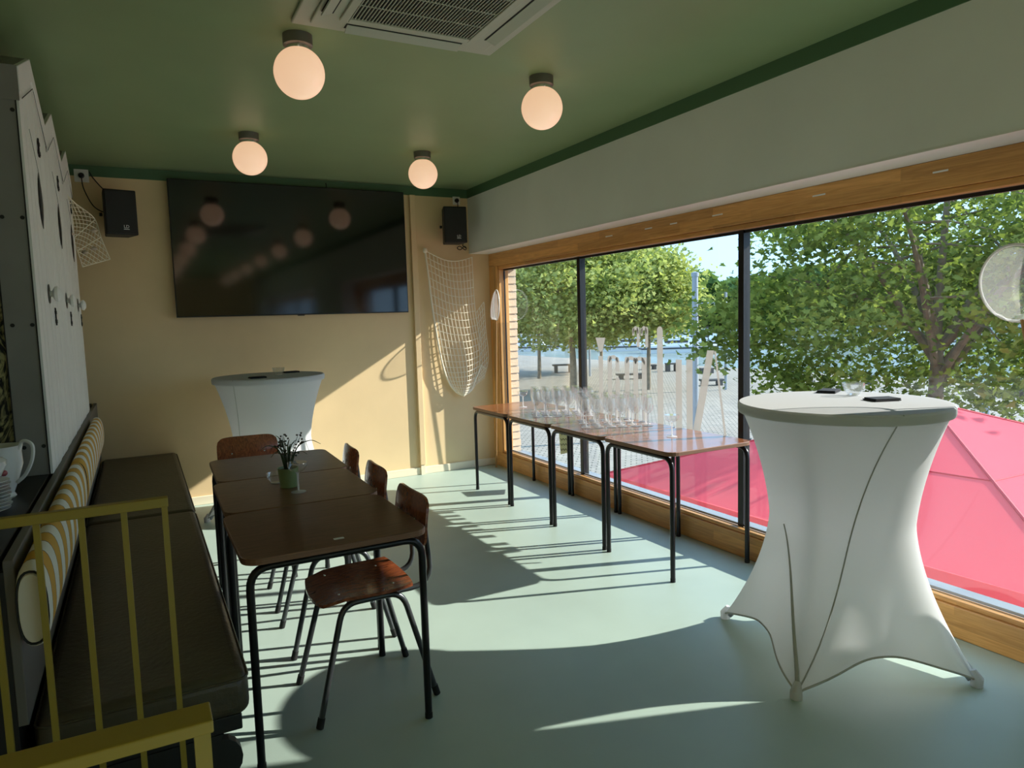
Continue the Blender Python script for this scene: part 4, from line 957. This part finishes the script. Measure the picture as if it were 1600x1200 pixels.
EXT = [CAM+ray(px, py)*12.6-bT for px, py in ((1112, 440), (1122, 478), (1140, 525), (1142, 390), (1112, 548), (1145, 560), (1240, 590), (1262, 596), (1220, 575), (1300, 600), (1545, 640), (1575, 625), (1520, 615), (1180, 560), (1135, 505), (1165, 480), (1105, 510))]+[CAM+ray(1190+k*21, 520+(k*37) % 80)*(12.2+(k % 5)*.7)-bT for k in range(24)]
tree(bT, 2.9, (cc.x, cc.y, 4.75), (3.8, 3.8, 2.75), 245, 88, .29, .112, .17, M_leafA, 'big nearby plane tree filling the right half of the window', 11, single=300, limbs=12, low=1.7, extra=EXT, clear=.55, gap=(900, 1178, 470, 0))
for i, (px, dep, h, rx, rz_, cz_, lab) in enumerate([(893, 37, 3.2, 5.2, 3.4, 5.6, 'plane tree with thick trunk behind the wine glasses, left of the first mullion'), (840, 46, 3.2, 4.8, 3.4, 5.6, 'plane tree farther back at the left end of the window'),
        (1012, 38, 3.0, 2.5, 2.6, 5.2, 'slender plane tree left of the thick lamp post'), (938, 52, 3.2, 4.8, 3.8, 6.2, 'plane tree behind the others between the two mullions')]):
    tree(ground_at(px, dep), h, (0, 0, cz_), (rx, rx, rz_), 200, 90, .52, .21, .20 if i == 0 else .13, M_leafB, lab, 30+i, limbs=7, group='plane trees on the plaza', low=2.2, gap=(1005, 1300, 380, .8))
# far bank: wooded hills and moored boats
Cs = []
for k in range(40):
    b = ground_at(640+k*28, 165+rng.uniform(-14, 25)); g = np.random.default_rng(90+k); hh = rng.uniform(9, 14)
    q = g.normal(size=(420, 3)); q /= np.linalg.norm(q, axis=1, keepdims=True); Cs.append(q*np.array([6.5, 6.5, hh*.5])*g.uniform(.75, 1, (420, 1))+np.array([b.x, b.y, GZ+hh*.5]))
V, F, _ = leaves(np.concatenate(Cs), 2.2, 200); o = leafobj('far_woodland', V, F, M_leafC, None); tag(o, 'dense green woodland on the far bank of the harbour', 'woodland')
bk0 = ground_at(500, 150); 
m = MB(); pts = [ground_at(px, 150) for px in range(200, 2400, 200)]
for a, b in zip(pts[:-1], pts[1:]): m.add([(a.x, a.y, wz-.2), (b.x, b.y, wz-.2), (b.x, b.y, GZ+.4), (a.x, a.y, GZ+.4), (a.x*1.6, a.y*1.6, GZ+.6), (b.x*1.6, b.y*1.6, GZ+.6)], [(0, 1, 2, 3), (3, 2, 5, 4)])
struct('far_bank', m, M_concrete)
for k, (px, dep, L, lab) in enumerate([(1060, 84, 9, 'white moored boat left of the thick lamp post'), (1135, 96, 8, 'white moored boat between the two lamp posts'), (990, 90, 9, 'white moored boat behind the thin tree'), (1175, 92, 8, 'white moored boat right of the second mullion'), (830, 95, 9, 'white moored boat at the left end of the window'), (1095, 100, 10, 'white boat moored farther out behind the lamp post'), (1430, 90, 9, 'white moored boat behind the big plane tree')]):
    b = ground_at(px, dep); b.z = wz; t = thing('moored_boat', lab, 'boat', b, -YAW+rng.uniform(-.25, .25), 'white boats in the harbour')
    ol = [(-L/2, -1.1), (L*.25, -1.2), (L/2, 0), (L*.25, 1.2), (-L/2, 1.1)]
    part('hull', MB().prism(ol, lambda u, v: (u*.94, v*.8, -.2), lambda u, v: (u, v, .85)), M_boat, t); part('stripe', MB().prism(ol, lambda u, v: (u*1.003, v*1.005, .45), lambda u, v: (u*1.006, v*1.01, .62)), M_boatdark, t)
    part('cabin', MB().prism([(-L*.28, -.85), (L*.18, -.7), (L*.18, .7), (-L*.28, .85)], lambda u, v: (u, v, .851), lambda u, v: (u*.8, v*.85, 1.75)), M_boat, t); part('cabin_window', MB().box(-L*.2, L*.1, -.80, .80, 1.15, 1.42), M_boatdark, t)
